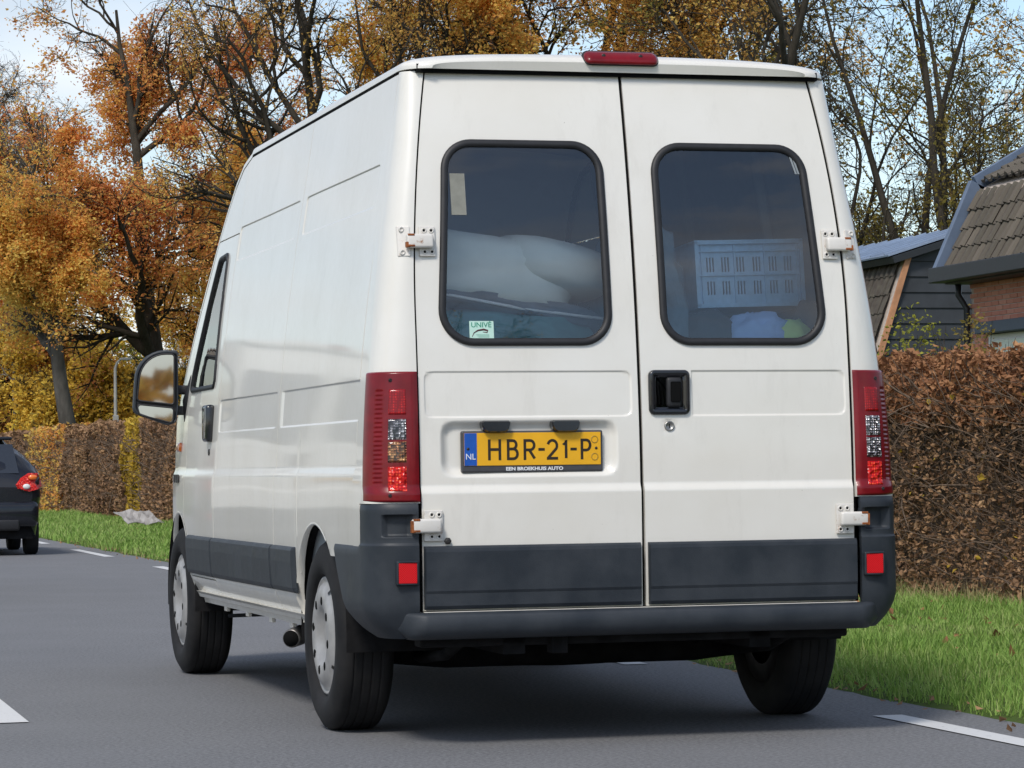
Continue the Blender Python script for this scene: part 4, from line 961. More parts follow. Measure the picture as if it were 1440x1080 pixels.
# fallen leaves on the verge
r = np.random.default_rng(3); n = 420; ys = np.concatenate([r.uniform(.5, 14, 260), r.uniform(24, 60, 160)]); xs = 1.6+r.beta(2.2, 1.2, n)*3.3; C_ = np.stack([xs, ys, vz(xs, ys)+.035], -1)
tag(leaves('fallen_leaves', C_, .05, LV_HT, None, 3., r=r), 'brown fallen leaves scattered over the verge grass', None, None, 'stuff')
n = 420; ys = r.uniform(-1, 40, n)**1; C_ = np.stack([1.50+.0095*np.maximum(ys, 0)+r.normal(.02, .09, n), ys, .02+0*ys], -1); C_[:, 2] = np.where(C_[:, 0] > 1.5+.0095*ys, vz(C_[:, 0], ys)+.02, .014)
tag(leaves('edge_leaves', C_, .032, LV_HG, None, 5., r=r), 'small dry leaves and crumbs along the asphalt edge', None, None, 'stuff')
# ---- hedge
def hedge(name, label, y0, y1, x0, x1, hfun, spec, mats, seed, ntw, tw=.006, lab_kind=None, z0=.03):
    r = np.random.default_rng(seed); root = empty(name, ((x0+x1)/2, (y0+y1)/2, z0)); tag(root, label, 'hedge'); ox, oy = (x0+x1)/2, (y0+y1)/2
    front = lambda y, z: x0+.05*np.sin(y*1.9)+.05*np.sin(z*2.7+y*.8)+.03*np.sin(y*7+z*5)+.05*(z > 1.5)
    # shaded twig core
    yv = np.arange(y0, y1, .5); zv = np.linspace(-.05, 1, 8); Yg_, Tg = np.meshgrid(yv, zv, indexing='ij'); H = hfun(Yg_)-.10
    rows = np.concatenate([np.stack([front(Yg_, Tg*H)+.16-ox, Yg_-oy, Tg*H], -1), np.stack([np.full((len(yv), 1), x1-.1-ox), (Yg_-oy)[:, :1], H[:, :1]], -1), np.stack([np.full((len(yv), 1), x1-.1-ox), (Yg_-oy)[:, :1], 0*H[:, :1]-.05], -1)], 1)
    put('core', npmesh('core', rows.reshape(-1, 3), (lambda I: np.stack([I[:-1, :-1], I[1:, :-1], I[1:, 1:], I[:-1, 1:]], -1).reshape(-1, 4))(np.arange(rows.shape[0]*rows.shape[1]).reshape(rows.shape[:2]))), TWIG, root)
    st = np.stack([r.uniform(x0+.05, x1-.2, ntw), r.uniform(y0, y1, ntw), r.uniform(0, 1, ntw)**.7], -1); st[:, 2] *= hfun(st[:, 1])*.85; st[:, 0] = np.minimum(st[:, 0], front(st[:, 1], st[:, 2])+r.exponential(.10, ntw))
    d = np.stack([r.normal(-.35, .5, ntw), r.normal(0, .7, ntw), r.normal(.6, .6, ntw)], -1); P, Rr = grow(r, st-np.array([ox, oy, 0]), d, r.uniform(.15, .5, ntw), np.full(ntw, tw), 5, .3, .03)
    branch_mesh('twigs', [(P, Rr*np.exp(r.normal(0, .4, (ntw, 1))), 3)], TWIG, root)
    for (n, ya, yb, size, zlo, zhi, mi, depth) in spec:
        ys = r.uniform(ya, yb, n); H = hfun(ys); topf = r.uniform(0, 1, n) < .22
        z = H*(zlo+(zhi-zlo)*r.uniform(0, 1, n)); x = front(ys, z)+r.exponential(depth, n)-.02
        if zhi > .95: x = np.where(topf, r.uniform(x0, x1, n), x); z = np.where(topf, H-r.exponential(.05, n)+.03*np.sin(ys*3)+.03*r.normal(0, 1, n), z)
        leaves('foliage', np.stack([x-ox, ys-oy, z], -1), size, mats[mi], root, r=r)
    return root
H1 = lambda y: 1.69+.03*np.sin(y*2.1)+.02*np.sin(y*5.3)+.006*np.clip(y-10, 0, 60)
hedge('beech_hedge', 'clipped brown beech hedge right of the van below the brick house', -4., 30., 4.95, 6.1, H1,
      [(24000, 3, 13, .038, .0, .80, 0, .05), (17000, 3, 13, .050, .72, 1.0, 1, .05), (12000, 13, 30, .055, 0, 1, 0, .06), (5000, -4, 3, .08, 0, 1, 0, .06), (120, 3, 14, .05, .1, .9, 2, .01)], [LV_HG, LV_HT, LV_HY], 11, 15000, .0045)
H2 = lambda y: 1.90+.05*np.sin(y*1.1)+.03*np.sin(y*3.3)+.003*(y-40)
def seg(y0, y1, mats, lab, seed, spec2):
    return hedge('beech_hedge', lab, y0, y1, 4.9, 6.0, H2, spec2, mats, seed, int((y1-y0)*130), .009)
seg(30, 46.6, [LV_HG], 'dark brown stretch of far hedge just left of the van front wheel', 12, [(22000, 30, 46.6, .075, 0, 1, 0, .05)])
seg(46.6, 48.4, [LV_HY, LV_GO], 'narrow yellow leaved stretch in the far brown hedge', 13, [(4500, 46.6, 48.4, .085, 0, 1, 0, .04), (1500, 46.6, 48.4, .085, .4, 1, 1, .04)])
seg(48.4, 58.5, [LV_HG], 'brown stretch of far hedge left of the yellow stretch', 14, [(15000, 48.4, 58.5, .085, 0, 1, 0, .05)])
seg(58.5, 67, [LV_OR2, LV_HG], 'orange brown stretch of far hedge beside the small black car', 15, [(9000, 58.5, 67, .10, 0, 1, 0, .05), (4000, 58.5, 67, .10, 0, 1, 1, .05)])
seg(67, 110, [LV_HG], 'most distant stretch of brown hedge behind the small black car', 16, [(26000, 67, 110, .12, 0, 1, 0, .06)])
# ---- trees left of the van
tree('oak_tree', 'large russet oak with dark forked trunk directly above the van mirror', 9.5, 75, 15.5, .34, 101, LV_OR, 78000, 0.090, fork=.26, nl=(15, 9, 7, 4), ang=(.55, 1.15), spread=.44, leaf_hi=15, lean=(-.02, 0))
tree('oak_tree', 'orange oak on a thick pale grey trunk left of the street lamp', 6.75, 71, 10, .30, 132, LV_OR2, 51000, 0.086, bark=BARKG, fork=.42, lean=(.05, 0), nl=(13, 8, 7, 4), ang=(.6, 1.2), spread=.42, leaf_hi=10)
tree('oak_tree', 'russet oak filling the left edge of the photo behind the birches', 7.2, 88, 13.0, .28, 103, LV_OR, 45000, 0.101, fork=.25, nl=(13, 8, 7, 4), spread=.45, lean=(-.05, 0), leaf_hi=11)
tree('oak_tree', 'orange oak close to the left side of the van roof, behind the bare oak', 14.2, 90, 14.5, .32, 104, LV_OR, 60000, 0.101, fork=.25, nl=(14, 8, 7, 4), spread=.45, leaf_hi=13)
tree('oak_tree', 'orange oak between the russet oak and the van windscreen pillar', 12.2, 84, 10.5, .26, 105, LV_OR2, 36000, 0.094, fork=.3, nl=(12, 8, 6, 4), spread=.4)
tree('oak_tree', 'nearly bare dark oak whose long limbs reach left over the van roof', 11.4, 58, 15.5, .27, 106, LV_BR, 13500, 0.070, fork=.30, nl=(14, 8, 6, 4), ang=(.45, .95), spread=.55, bias=np.array([-.9, 0, .1]), wob=.2)
tree('bare_oak_tree', 'bare dark oak standing upright just left of the van roof edge', 12.6, 64, 17, .24, 107, LV_BR, 3500, .09, fork=.35, nl=(13, 7, 6, 4), ang=(.3, .8), spread=.5, wob=.2)
tree('oak_tree', 'thin twiggy oak at the top left corner of the photo', 8.4, 97, 16.5, .22, 108, LV_OR, 18000, 0.094, fork=.35, nl=(14, 9, 7, 5), ang=(.35, .9), spread=.42, leaf_hi=12)
# ---- trees above and right of the van roof
tree('oak_tree', 'golden brown oak above the left half of the van roof', 16.8, 62, 16, .30, 110, LV_OR2, 63000, 0.094, fork=.3, nl=(15, 9, 7, 4), spread=.45)
tree('oak_tree', 'golden oak above the red high brake light', 19.2, 66, 17, .30, 111, LV_OR2, 45000, 0.094, fork=.3, nl=(15, 8, 7, 4), spread=.42)
tree('oak_tree', 'brown oak above the right half of the van roof', 21.6, 61, 15.5, .28, 112, LV_BR, 45000, 0.086, fork=.3, nl=(15, 9, 7, 4), spread=.42)
tree('bare_oak_tree', 'almost bare dark oak beside the upper right corner of the van', 18.3, 46, 14, .22, 113, LV_BR, 3000, .08, fork=.3, nl=(12, 7, 5, 4), ang=(.4, .9), spread=.55, lean=(.03, 0), wob=.22)
tree('beech_tree', 'slender several stemmed tree rising behind the gap between shed and van', 24.4, 55, 15.5, .20, 114, LV_OL, 8500, .09, fork=.16, nl=(9, 6, 5, 3), ang=(.25, .7), spread=.34, trunks=3, wob=.16, rf=(.42, .5))
tree('beech_tree', 'slender dark stemmed tree rising behind the steep gable edge of the brick house', 24.2, 53, 15, .21, 115, LV_OL, 8500, .09, fork=.14, nl=(9, 6, 5, 3), ang=(.25, .7), spread=.34, trunks=3, wob=.16, rf=(.42, .5))
tree('beech_tree', 'sparse brown tree above the ridge of the brick house', 28.6, 60, 15, .17, 116, LV_BR, 5000, .10, fork=.2, nl=(9, 6, 5, 3), ang=(.3, .8), spread=.42, trunks=2, rf=(.45, .5))
for k, (x, y, h) in enumerate([(26.2, 66, 7.5), (28.6, 68, 8.0), (31.0, 70, 7.5)]):
    tree('hornbeam_tree', ['low olive brown bushy tree right beside the van behind the shed roof', 'low olive brown bushy tree behind the middle of the shed roof', 'low olive brown bushy tree partly behind the brick house'][k], x, y, h, .12, 120+k, LV_OL, 6500, .10, fork=.08, nl=(8, 6, 4, 3), ang=(.3, .8), spread=.5, trunks=3, rf=(.42, .5))
# ---- birches and golden scrub behind the far hedge
tree('birch_tree', 'thin pale birch trunk nearest the left edge of the photo', 6.6, 84, 11, .085, 130, LV_GO, 7000, .10, bark=BIRCH, fork=.35, nl=(12, 6, 5, 3), ang=(.4, .9), spread=.25, lean=(-.05, 0))
tree('birch_tree', 'second pale birch trunk right of the outermost birch', 7.6, 86, 10, .075, 131, LV_GO, 6000, .10, bark=BIRCH, fork=.35, nl=(12, 6, 5, 3), ang=(.4, .9), spread=.25)
gs = [(9.6, 82, 4.3, 'small golden tree right behind the hedge between grey trunk and street lamp'), (7.4, 82, 4.0, 'small golden tree just behind the hedge left of the grey trunk'), (11.6, 86, 4.4, 'small golden tree just behind the hedge between street lamp and van mirror'), (5.9, 92, 4.6, 'small golden tree behind the outermost birch'), (9.2, 95, 5.6, 'small golden tree between grey trunk and birches'), (10.6, 96, 6.4, 'small golden tree behind the street lamp'), (12.0, 93, 4.8, 'small golden green tree right of the street lamp'), (14.2, 97, 5.6, 'small golden tree behind the van mirror'), (15.6, 99, 5.5, 'small golden tree just left of the van windscreen pillar'), (8.0, 99, 4.9, 'small golden tree behind the grey oak trunk'), (17.8, 104, 6, 'small golden tree hidden mostly behind the van front')]
for k, (x, y, h, lb) in enumerate(gs):
    k = k-3
    tree('field_maple_tree', lb, x, y, h, .10, 143+k, LV_GO if k != 3 else LV_GR, 9000 if k >= 0 else 14000, .13, fork=.06, nl=(12, 7, 6, 3), ang=(.4, 1.1), spread=.5, trunks=3)
# dark evergreen bush behind the mirror and a low far wood closing the horizon
def bush(name, label, x, y, rx, ry, h, mat, n, size, seed, cat='bush', kind=None, z0=0.):
    r = np.random.default_rng(seed); root = empty(name, (x, y, z0)); tag(root, label, None if kind else cat, None, kind)
    q = r.normal(size=(n, 3)); q /= np.linalg.norm(q, axis=1, keepdims=True); q *= (r.uniform(.0, 1, n)**.35)[:, None]; q[:, 2] = np.abs(q[:, 2])
    C_ = q*np.array([rx, ry, h])*(1+.16*np.sin(q[:, :1]*7+seed)*np.sin(q[:, 2:]*6))+r.normal(0, size, (n, 3)); C_[:, 2] = np.maximum(C_[:, 2], .02)
    ns = max(30, int(n/60)); st = np.zeros((ns, 3)); st[:, :2] = r.normal(0, .25, (ns, 2))*np.array([rx, ry]); d = np.stack([r.normal(0, rx/h*.6, ns), r.normal(0, ry/h*.6, ns), np.ones(ns)], -1)
    P, Rr = grow(r, st, d, h*r.uniform(.6, 1.05, ns), np.full(ns, .012), 6, .18, .02); branch_mesh('stems', [(P, Rr, 3)], BARK, root); leaves('foliage', C_, size, mat, root, r=r); return root
EVG = leafmat('leaves_dark_evergreen', [(.010, .028, .014), (.018, .045, .02), (.03, .06, .025)], .15)
bush('holly_bush', 'dark evergreen bush behind the hedge left of the van mirror', 11.2, 80, 1.0, .9, 3.6, EVG, 6000, .10, 160)
bush('garden_shrub', 'yellow green garden shrub behind the hedge in front of the black shed', 9.2, 19.7, 1.0, .9, 2.42, LV_GR, 6500, .045, 161, z0=.05)
bush('garden_shrub', 'twiggy brown shrub in front of the brick wall corner', 9.5, 18.5, .55, .6, 2.36, LV_OL, 4200, .045, 162, z0=.05)
r = np.random.default_rng(77); n = 60000; xs = r.uniform(-40, 110, n); ys = r.uniform(122, 134, n); z = r.uniform(0, 1, n)**.8*(3.6+.9*np.sin(xs*.31)+.9*np.sin(xs*.83+1)+.5*np.sin(xs*2.1))
# tree line far behind the camera, for what the panes and mirrors show
r2 = np.random.default_rng(78); m_ = 16000; xq = r2.uniform(-70, 60, m_); yq_ = r2.uniform(-96, -90, m_); zq_ = r2.uniform(0, 1, m_)**.8*(6.7+1.6*np.sin(xq*.23)+1.2*np.sin(xq*.71))
tag(leaves('distant_wood', np.stack([xq, yq_, zq_], -1), .7, LV_BR, None, r=r2), 'brown wood far behind the camera mirrored in panes and door mirror', None, None, 'stuff')
wood = leaves('far_wood', np.stack([xs, ys, z], -1), .42, LV_OL, None, r=r); tag(wood, 'low brown olive wood closing off the horizon far behind the trees', None, None, 'stuff')
# hedge and trees on the near side, behind the camera: they stand in the window reflections
hedge('beech_hedge', 'clipped brown beech hedge behind the camera position', -42., -4., 4.95, 6.1, H1, [(9000, -42, -4, .09, 0, 1, 0, .06)], [LV_HG], 19, 900, .01)
tree('bare_oak_tree', 'bare oak behind the camera, seen mirrored in the right rear window', 6.4, -30, 9, .2, 170, LV_BR, 2500, .09, fork=.3, nl=(12, 8, 6, 4), spread=.5)
tree('bare_oak_tree', 'second bare oak behind the camera beside the hedge', 9.5, -40, 12, .24, 171, LV_BR, 2500, .09, fork=.3, nl=(12, 8, 6, 4), spread=.5)
# ================================================================ BRICK HOUSE, BLACK SHED
BRK = NB('brick_red'); g = BRK.n('ShaderNodeNewGeometry'); oi = BRK.n('ShaderNodeObjectInfo')
BRK.set(Base_Color=BRK.mix(BRK.noise(18, 4), BRK.ramp(oi.outputs['Random'], [(0, (.46, .16, .10)), (.5, (.58, .22, .145)), (1, (.66, .31, .21))]), (.50, .22, .15)), Roughness=.9); BRK = BRK.m
MORT = simple('mortar', (.50, .42, .36), .95, var=.2, scale=20)
TL = NB('roof_tile_clay'); oi = TL.n('ShaderNodeObjectInfo'); f = TL.noise(5, 6, .7)
TL.set(Base_Color=TL.mix(TL.ramp(f, [(.4, (0, 0, 0)), (.7, (.8, .8, .8))]), TL.ramp(oi.outputs['Random'], [(0, (.055, .045, .038)), (.5, (.088, .070, .057)), (1, (.145, .118, .095))]), (.11, .10, .075)), Roughness=.92); TL = TL.m
SLATE = simple('verge_board_blue_grey', (.115, .155, .225), .5, var=.12, scale=4)
GUT = simple('gutter_black', (.016, .018, .022), .5, var=.2)
CLAD = simple('black_cladding_board', (.028, .032, .038), .7, var=.25, scale=3)
WOODO = simple('orange_wood', (.42, .20, .10), .7, var=.2, scale=6)
SOLAR = simple('blue_metal_sheet', (.22, .28, .38), .35, var=.15, scale=2)
WHT = simple('white_frame', (.72, .72, .70), .5, var=.04)
ZB = .06
house = empty('brick_house', (12.3, 20.5, ZB)); tag(house, 'red brick house with steep brown tiled roof at the right edge above the hedge', 'house')
HX, HY0, HY1 = 12.3, 14.0, 24.92; EZ = 3.36                      # facade plane faces the road
def rel(o, root):                                              # world-built mesh -> under its root
    o.parent = root; o.location = (-root.location.x, -root.location.y, -root.location.z); return o
BT = NB('brick_far_walls'); bt = BT.n('ShaderNodeTexBrick', {'Color1': (.45, .16, .10, 1), 'Color2': (.36, .12, .075, 1), 'Mortar': (.30, .25, .21, 1), 'Scale': 1., 'Mortar Size': .006, 'Brick Width': .217, 'Row Height': .0625})
mpb = BT.n('ShaderNodeSeparateXYZ', {'Vector': BT.pos()}); cmb = BT.n('ShaderNodeCombineXYZ'); BT.l(BT.math('ADD', mpb.outputs['X'], mpb.outputs['Y']), cmb.inputs['X']); BT.l(mpb.outputs['Z'], cmb.inputs['Y']); BT.l(cmb.outputs[0], bt.inputs['Vector'])
BT.set(Base_Color=bt.outputs['Color'], Roughness=.9)
G_ = [(HX, ZB), (HX, EZ), (12.75, 4.40), (15.6, 6.15), (18.45, 4.40), (HX+6.6, EZ), (HX+6.6, ZB)]; ng = len(G_)
rel(put('wall', pymesh('wall', [(a, HY0+.05, c) for a, c in G_]+[(a, HY1-.03, c) for a, c in G_], [tuple(range(ng))[::-1], tuple(range(ng, 2*ng))]+[(i, (i+1) % ng, ng+(i+1) % ng, ng+i) for i in range(ng)]), BT.m), house)
rel(box('wall_render', HX-.003, HX+.01, 17.5, HY1-.03, ZB, EZ, MORT), house)
# bricks (front courses in view), sharing mesh data
bm = bmesh.new(); box_bm(bm, -.012, .02, -.103, .103, -.026, .026, .003, 1); tmpb = bpy.data.meshes.new('brick'); bm.to_mesh(tmpb); bm.free(); tmpb.materials.append(BRK)
cnt = 0; r = np.random.default_rng(9); small = []
for row in range(26):
    zq = EZ-.05-row*.0625
    for k in range(34):
        yq = HY1-.11-k*.217-(row % 2)*.108
        if zq < 2.72 and yq < 24.37: continue
        if yq < 18: continue
        if cnt < 300 and zq > 2.35 and yq > 22.4:
            o = bpy.data.objects.new('brick', tmpb); COL.objects.link(o); o.parent = house; o.location = (HX-.004*r.random()-house.location.x, yq-house.location.y, zq-ZB); cnt += 1
        else: small.append((HX-.004*r.random(), yq, zq))
bm = bmesh.new()
for (x, y, z) in small: box_bm(bm, x-.012, x+.02, y-.103, y+.103, z-.026, z+.026)
o = bm_obj('brickwork', bm, BRK); rel(o, house); o['kind'] = 'stuff'
# window with dark awning box, low on the facade
for nm, a in (('window_awning', (HX-.22, HX-.02, 18.0, 24.34, 2.555, 2.70)), ):
    rel(box(nm, *a, simple('awning_navy', (.03, .045, .065), .6), None, .01), house)
rel(box('window_frame', HX-.05, HX-.012, 18.2, 24.3, 1.0, 2.55, WHT, None, .004), house)
for k in range(5): rel(box('window_pane', HX-.06, HX-.052, 18.32+k*1.2, 19.40+k*1.2, 1.1, 2.47, simple('pale_blind', (.50, .58, .50), .4, coat=.5), None), house)
# roof: steep slope, then shallow slope
BX, BZ = 12.48, 4.46; RX, RZ = 15.6, 6.25; OX = HX-.32
def slope(x0, z0, x1, z1, ya, yb, name, mat, th=.06):
    d = np.array([x1-x0, z1-z0]); L_ = np.hypot(*d); n = np.array([-d[1], d[0]])/L_*th
    V = [(x0, ya, z0), (x0, yb, z0), (x1, yb, z1), (x1, ya, z1)]; V += [(a-n[0], b_, c-n[1]) for a, b_, c in V]
    return put(name, pymesh(name, V, [(0, 3, 2, 1), (4, 5, 6, 7), (0, 1, 5, 4), (1, 2, 6, 5), (2, 3, 7, 6), (3, 0, 4, 7)]), mat)
rel(slope(OX+.03, EZ+.02, BX+.03, BZ-.02, HY0, HY1, 'roof_deck', MORT), house); rel(slope(BX+.03, BZ-.02, RX, RZ-.02, HY0, HY1, 'roof_deck', MORT), house); rel(slope(2*RX-BX, BZ-.02, RX, RZ-.02, HY0, HY1, 'roof_deck', MORT, -.06), house)
def tile_mesh(L_, Wt):
    nx = 9; V = []; 
    for j, (s, l_) in enumerate(((0, .012), (0, .032), (L_, .0))):
        for i in range(nx):
            t = i/(nx-1); prof_ = .040*math.sin(math.pi*min(1, t/.45))**1 if t < .45 else -.010*math.sin(math.pi*(t-.45)/.55)
            V.append((s, (t-.5)*Wt*1.02, l_+prof_ if j else prof_*.9-.004))
    Fc = []
    for j in range(2):
        for i in range(nx-1): a = j*nx+i; Fc.append((a, a+1, a+nx+1, a+nx))
    me = pymesh('roof_tile', V, Fc, False); me.materials.append(TL); return me
def tiles(x0, z0, x1, z1, y_hi, y_lo, gauge, wt, root, maxn, flat_after=True, nm='roof_tile'):
    d = np.array([x1-x0, z1-z0]); L_ = np.hypot(*d); ang = math.atan2(d[1], d[0]); me = tile_mesh(gauge*1.12, wt); rows = int(L_/gauge)+1; cnt = 0; rest = []
    cols = int((y_hi-y_lo)/wt); order = [(c, r_) for c in range(cols) for r_ in range(rows)]
    for c, r_ in order:
        s = r_*gauge
        if s+gauge*.6 > L_: continue
        px, pz = x0+d[0]/L_*s, z0+d[1]/L_*s; yq = y_hi-wt*(c+.5)
        M = Matrix.Translation((px, yq, pz)) @ Matrix.Rotation(-ang, 4, 'Y') @ Matrix.Rotation(rng.normal(0, .02), 4, 'Z') @ Matrix.Translation((0, 0, .03+rng.normal(0, .006)))
        if cnt < maxn:
            o = bpy.data.objects.new(nm, me); COL.objects.link(o); o.parent = root; o.matrix_local = Matrix.Translation(-root.location) @ M; cnt += 1
        else: rest.append(M)
    if rest:
        co = np.array([v.co[:] for v in me.vertices]); fa = np.array([p.vertices[:] for p in me.polygons]); Vs = []; Fs = []
        for i, M in enumerate(rest): m3 = np.array(M); Vs.append(co@m3[:3, :3].T+m3[:3, 3]); Fs.append(fa+i*len(co))
        o = put('roof_tiling', npmesh('roof_tiling', np.concatenate(Vs), np.concatenate(Fs)), TL); rel(o, root); o['kind'] = 'stuff'
tiles(OX, EZ+.04, BX, BZ, HY1-.02, HY0, .262, .20, house, 170)
tiles(BX, BZ+.02, RX, RZ, HY1-.02, HY0, .262, .20, house, 110)
def beam(name, p, q, w, h, mat, root):
    p, q = Vector(p), Vector(q); d = q-p; bm = bmesh.new(); box_bm(bm, 0, d.length, -w/2, w/2, -h/2, h/2, .004, 1); me = bpy.data.meshes.new(name); bmesh.ops.recalc_face_normals(bm, faces=bm.faces); bm.to_mesh(me); bm.free()
    me.transform(Matrix.Translation(p) @ d.to_track_quat('X', 'Z').to_matrix().to_4x4()); return rel(put(name, me, mat), root)
beam('verge_board', (OX-.06, HY1+.06, EZ+.02), (BX-.05, HY1+.06, BZ+.03), .10, .20, SLATE, house)
beam('verge_board', (BX-.06, HY1+.06, BZ+.03), (RX, HY1+.06, RZ+.04), .10, .20, SLATE, house)
rel(box('gutter_box', OX-.20, OX+.14, HY0, HY1+.14, EZ-.13, EZ+.06, GUT, None, .012), house)
rel(box('soffit', OX-.02, HX+.0, HY0, HY1+.02, EZ-.15, EZ-.132, GUT), house)
rel(tube('downpipe', [(HX-.16, HY1+.02, EZ-.14), (HX-.16, HY1+.02, EZ-.28), (HX-.07, HY1-.03, EZ-.45), (HX-.07, HY1-.03, .3)], .042, GUT), house)
# ---- shed behind, its boarded gable towards us
shed = empty('black_shed', (19.0, 44, ZB)); tag(shed, 'black boarded shed with blue metal roof between van and brick house', 'shed')
SY = 41.0
# gable outline: eave, knee, ridge
GX0, GZ0, GX1, GZ1, GX2, GZ2 = 17.11, 1.6, 18.16, 4.74, 19.7, 5.20
V = [(GX0, SY, .0), (GX0, SY, GZ0), (GX1, SY, GZ1), (GX2, SY, GZ2), (21.3, SY, GZ1), (22.4, SY, 0)]; V += [(a, SY+9, c) for a, _, c in V]
n = 6; rel(put('wall', pymesh('wall', V, [tuple(range(n))[::-1], tuple(range(n, 2*n))]+[(i, (i+1) % n, n+(i+1) % n, n+i) for i in range(n)]), CLAD), shed)
zq = .1; k = 0
while zq < 5.2:
    h_ = .285; zt = min(zq+h_, 5.3)
    def ex(z): 
        return (GX0+(GX1-GX0)*(z-GZ0)/(GZ1-GZ0) if z > GZ0 else GX0) if z < GZ1 else GX1+(GX2-GX1)*(z-GZ1)/(GZ2-GZ1)
    x0a, x0b = ex(zq)+.03, ex(zt)+.03; x1 = 21.2
    if zt > 5.12: break
    Vb = [(x0a, SY-.035, zq), (x1, SY-.035, zq), (x1, SY-.006, zt-.01), (x0b, SY-.006, zt-.01), (x0a, SY, zq), (x1, SY, zq)]
    rel(put('board', pymesh('board', Vb, [(0, 1, 2, 3), (4, 5, 1, 0)]), CLAD), shed); zq += h_; k += 1
beam('verge_board', (GX0-.05, SY-.10, GZ0-.2), (GX1, SY-.10, GZ1), .05, .11, WOODO, shed); beam('verge_board', (GX1, SY-.10, GZ1+.03), (GX2, SY-.10, GZ2+.03), .05, .10, WOODO, shed)
rel(slope(GX0-.1, GZ0-.3, GX1-.02, GZ1+.02, SY-.07, SY+9, 'roof_deck', MORT, .05), shed)
tiles(GX0-.14, GZ0-.3, GX1-.04, GZ1, SY+9, SY-.06, .36, .24, shed, 300)
rel(slope(GX1-.35, GZ1-.02, GX2, GZ2+.10, SY-.2, SY+9, 'metal_roof', GUT, .12), shed)
# standing seams of the blue sheet roof
d = np.array([GX2-GX1+.4, GZ2-GZ1+.06]); 
rel(slope(GX1-.40, GZ1+.02, GX2, GZ2+.16, SY-.1, SY+9, 'roof_sheet', SOLAR, .03), shed)
for k in range(14): beam('sheet_seam', (GX1-.40, SY+.1+k*.65, GZ1+.05), (GX2, SY+.1+k*.65, GZ2+.19), .035, .03, SOLAR, shed)
# ================================================================ SMALL BLACK CAR, LAMP POST, MAST, LITTER
b = NB('black_car_paint'); b.set(Base_Color=b.ramp(b.noise(3, 3), [(.3, (.008, .009, .013)), (.7, (.014, .016, .022))]), Roughness=.25, Specular_IOR_Level=.25, Coat_Weight=.5); b.b.inputs['Coat Roughness'].default_value = .04; CARP = b.m
CGL = simple('car_dark_glass', (.012, .015, .02), .08, coat=1)
car = empty('small_car', (0, 0, 0)); tag(car, 'small black hatchback driving ahead at the left edge of the road', 'car')
# body: lofted sections from tail to nose; y is forward, half width and heights per station
ST = [  # y, half width at belt, zlow, zbelt, ztop, half width at roof
 (.00, .70, .42, .80, .82, .66), (.04, .775, .30, .90, .93, .62), (.12, .81, .24, .94, 1.10, .58), (.30, .828, .22, .96, 1.33, .56), (.50, .832, .21, .95, 1.43, .56), (1.0, .832, .20, .94, 1.48, .58),
 (1.7, .832, .20, .93, 1.49, .59), (2.3, .83, .20, .92, 1.44, .58), (2.75, .825, .20, .91, 1.20, .58), (3.05, .81, .20, .90, .98, .58), (3.45, .77, .20, .84, .88, .5), (3.68, .66, .24, .70, .74, .4), (3.76, .45, .30, .60, .62, .3)]
ys_ = np.concatenate([np.linspace(0, .5, 16), np.linspace(.55, 3.4, 40), np.linspace(3.45, 3.76, 10)]); A_ = np.array(ST); cols = [np.interp(ys_, A_[:, 0], A_[:, i]) for i in range(1, 6)]
tt_ = np.linspace(0, 1, 48); P = np.zeros((len(ys_), 95, 3))
for i, y in enumerate(ys_):
    hw, zl, zb, zt, hr = [c[i] for c in cols]; half = []
    for t in tt_:
        if t < .5: s_ = t/.5; x = hw*(.93+.07*math.sin(math.pi*min(1, s_*.62+.0))); z = zl+(zb-zl)*s_; x += .012*math.exp(-((z-.72)/.06)**2)
        else:
            s_ = (t-.5)/.5; a_ = s_*math.pi/2; x = hr*abs(math.cos(a_))**.45*(1)+(hw-hr)*max(0, (1-s_*1.9)); z = zb+(zt-zb)*abs(math.sin(a_))**.8
        half.append((x, z))
    row = half+[(-x, z) for x, z in half[::-1][1:]]
    for j, (x, z) in enumerate(row): P[i, j] = (x, y, z)
P[:, 47, 0] = 0
kc = np.ones(P.shape[:2], bool); AR = [(.62, .28, .325), (3.05, .28, .325)]
for cy, cz, r_ in AR: kc &= ~((np.hypot(P[..., 1]-cy, P[..., 2]-cz) < r_) & (np.abs(P[..., 0]) > .6))
body = grid('car_body', P, CARP, car, keep=kc, t=.02, outward=(0, 1.8, .7))
bm = bmesh.new(); box_bm(bm, -.72, .72, .1, 3.6, .20, .42); bm_obj('car_floor', bm, DARK, car)
bm = bmesh.new(); Vt = []
me = pymesh('tail_cap', [tuple(p) for p in P[0]], [tuple(range(95))]); put('tail_panel', me, CARP, car)
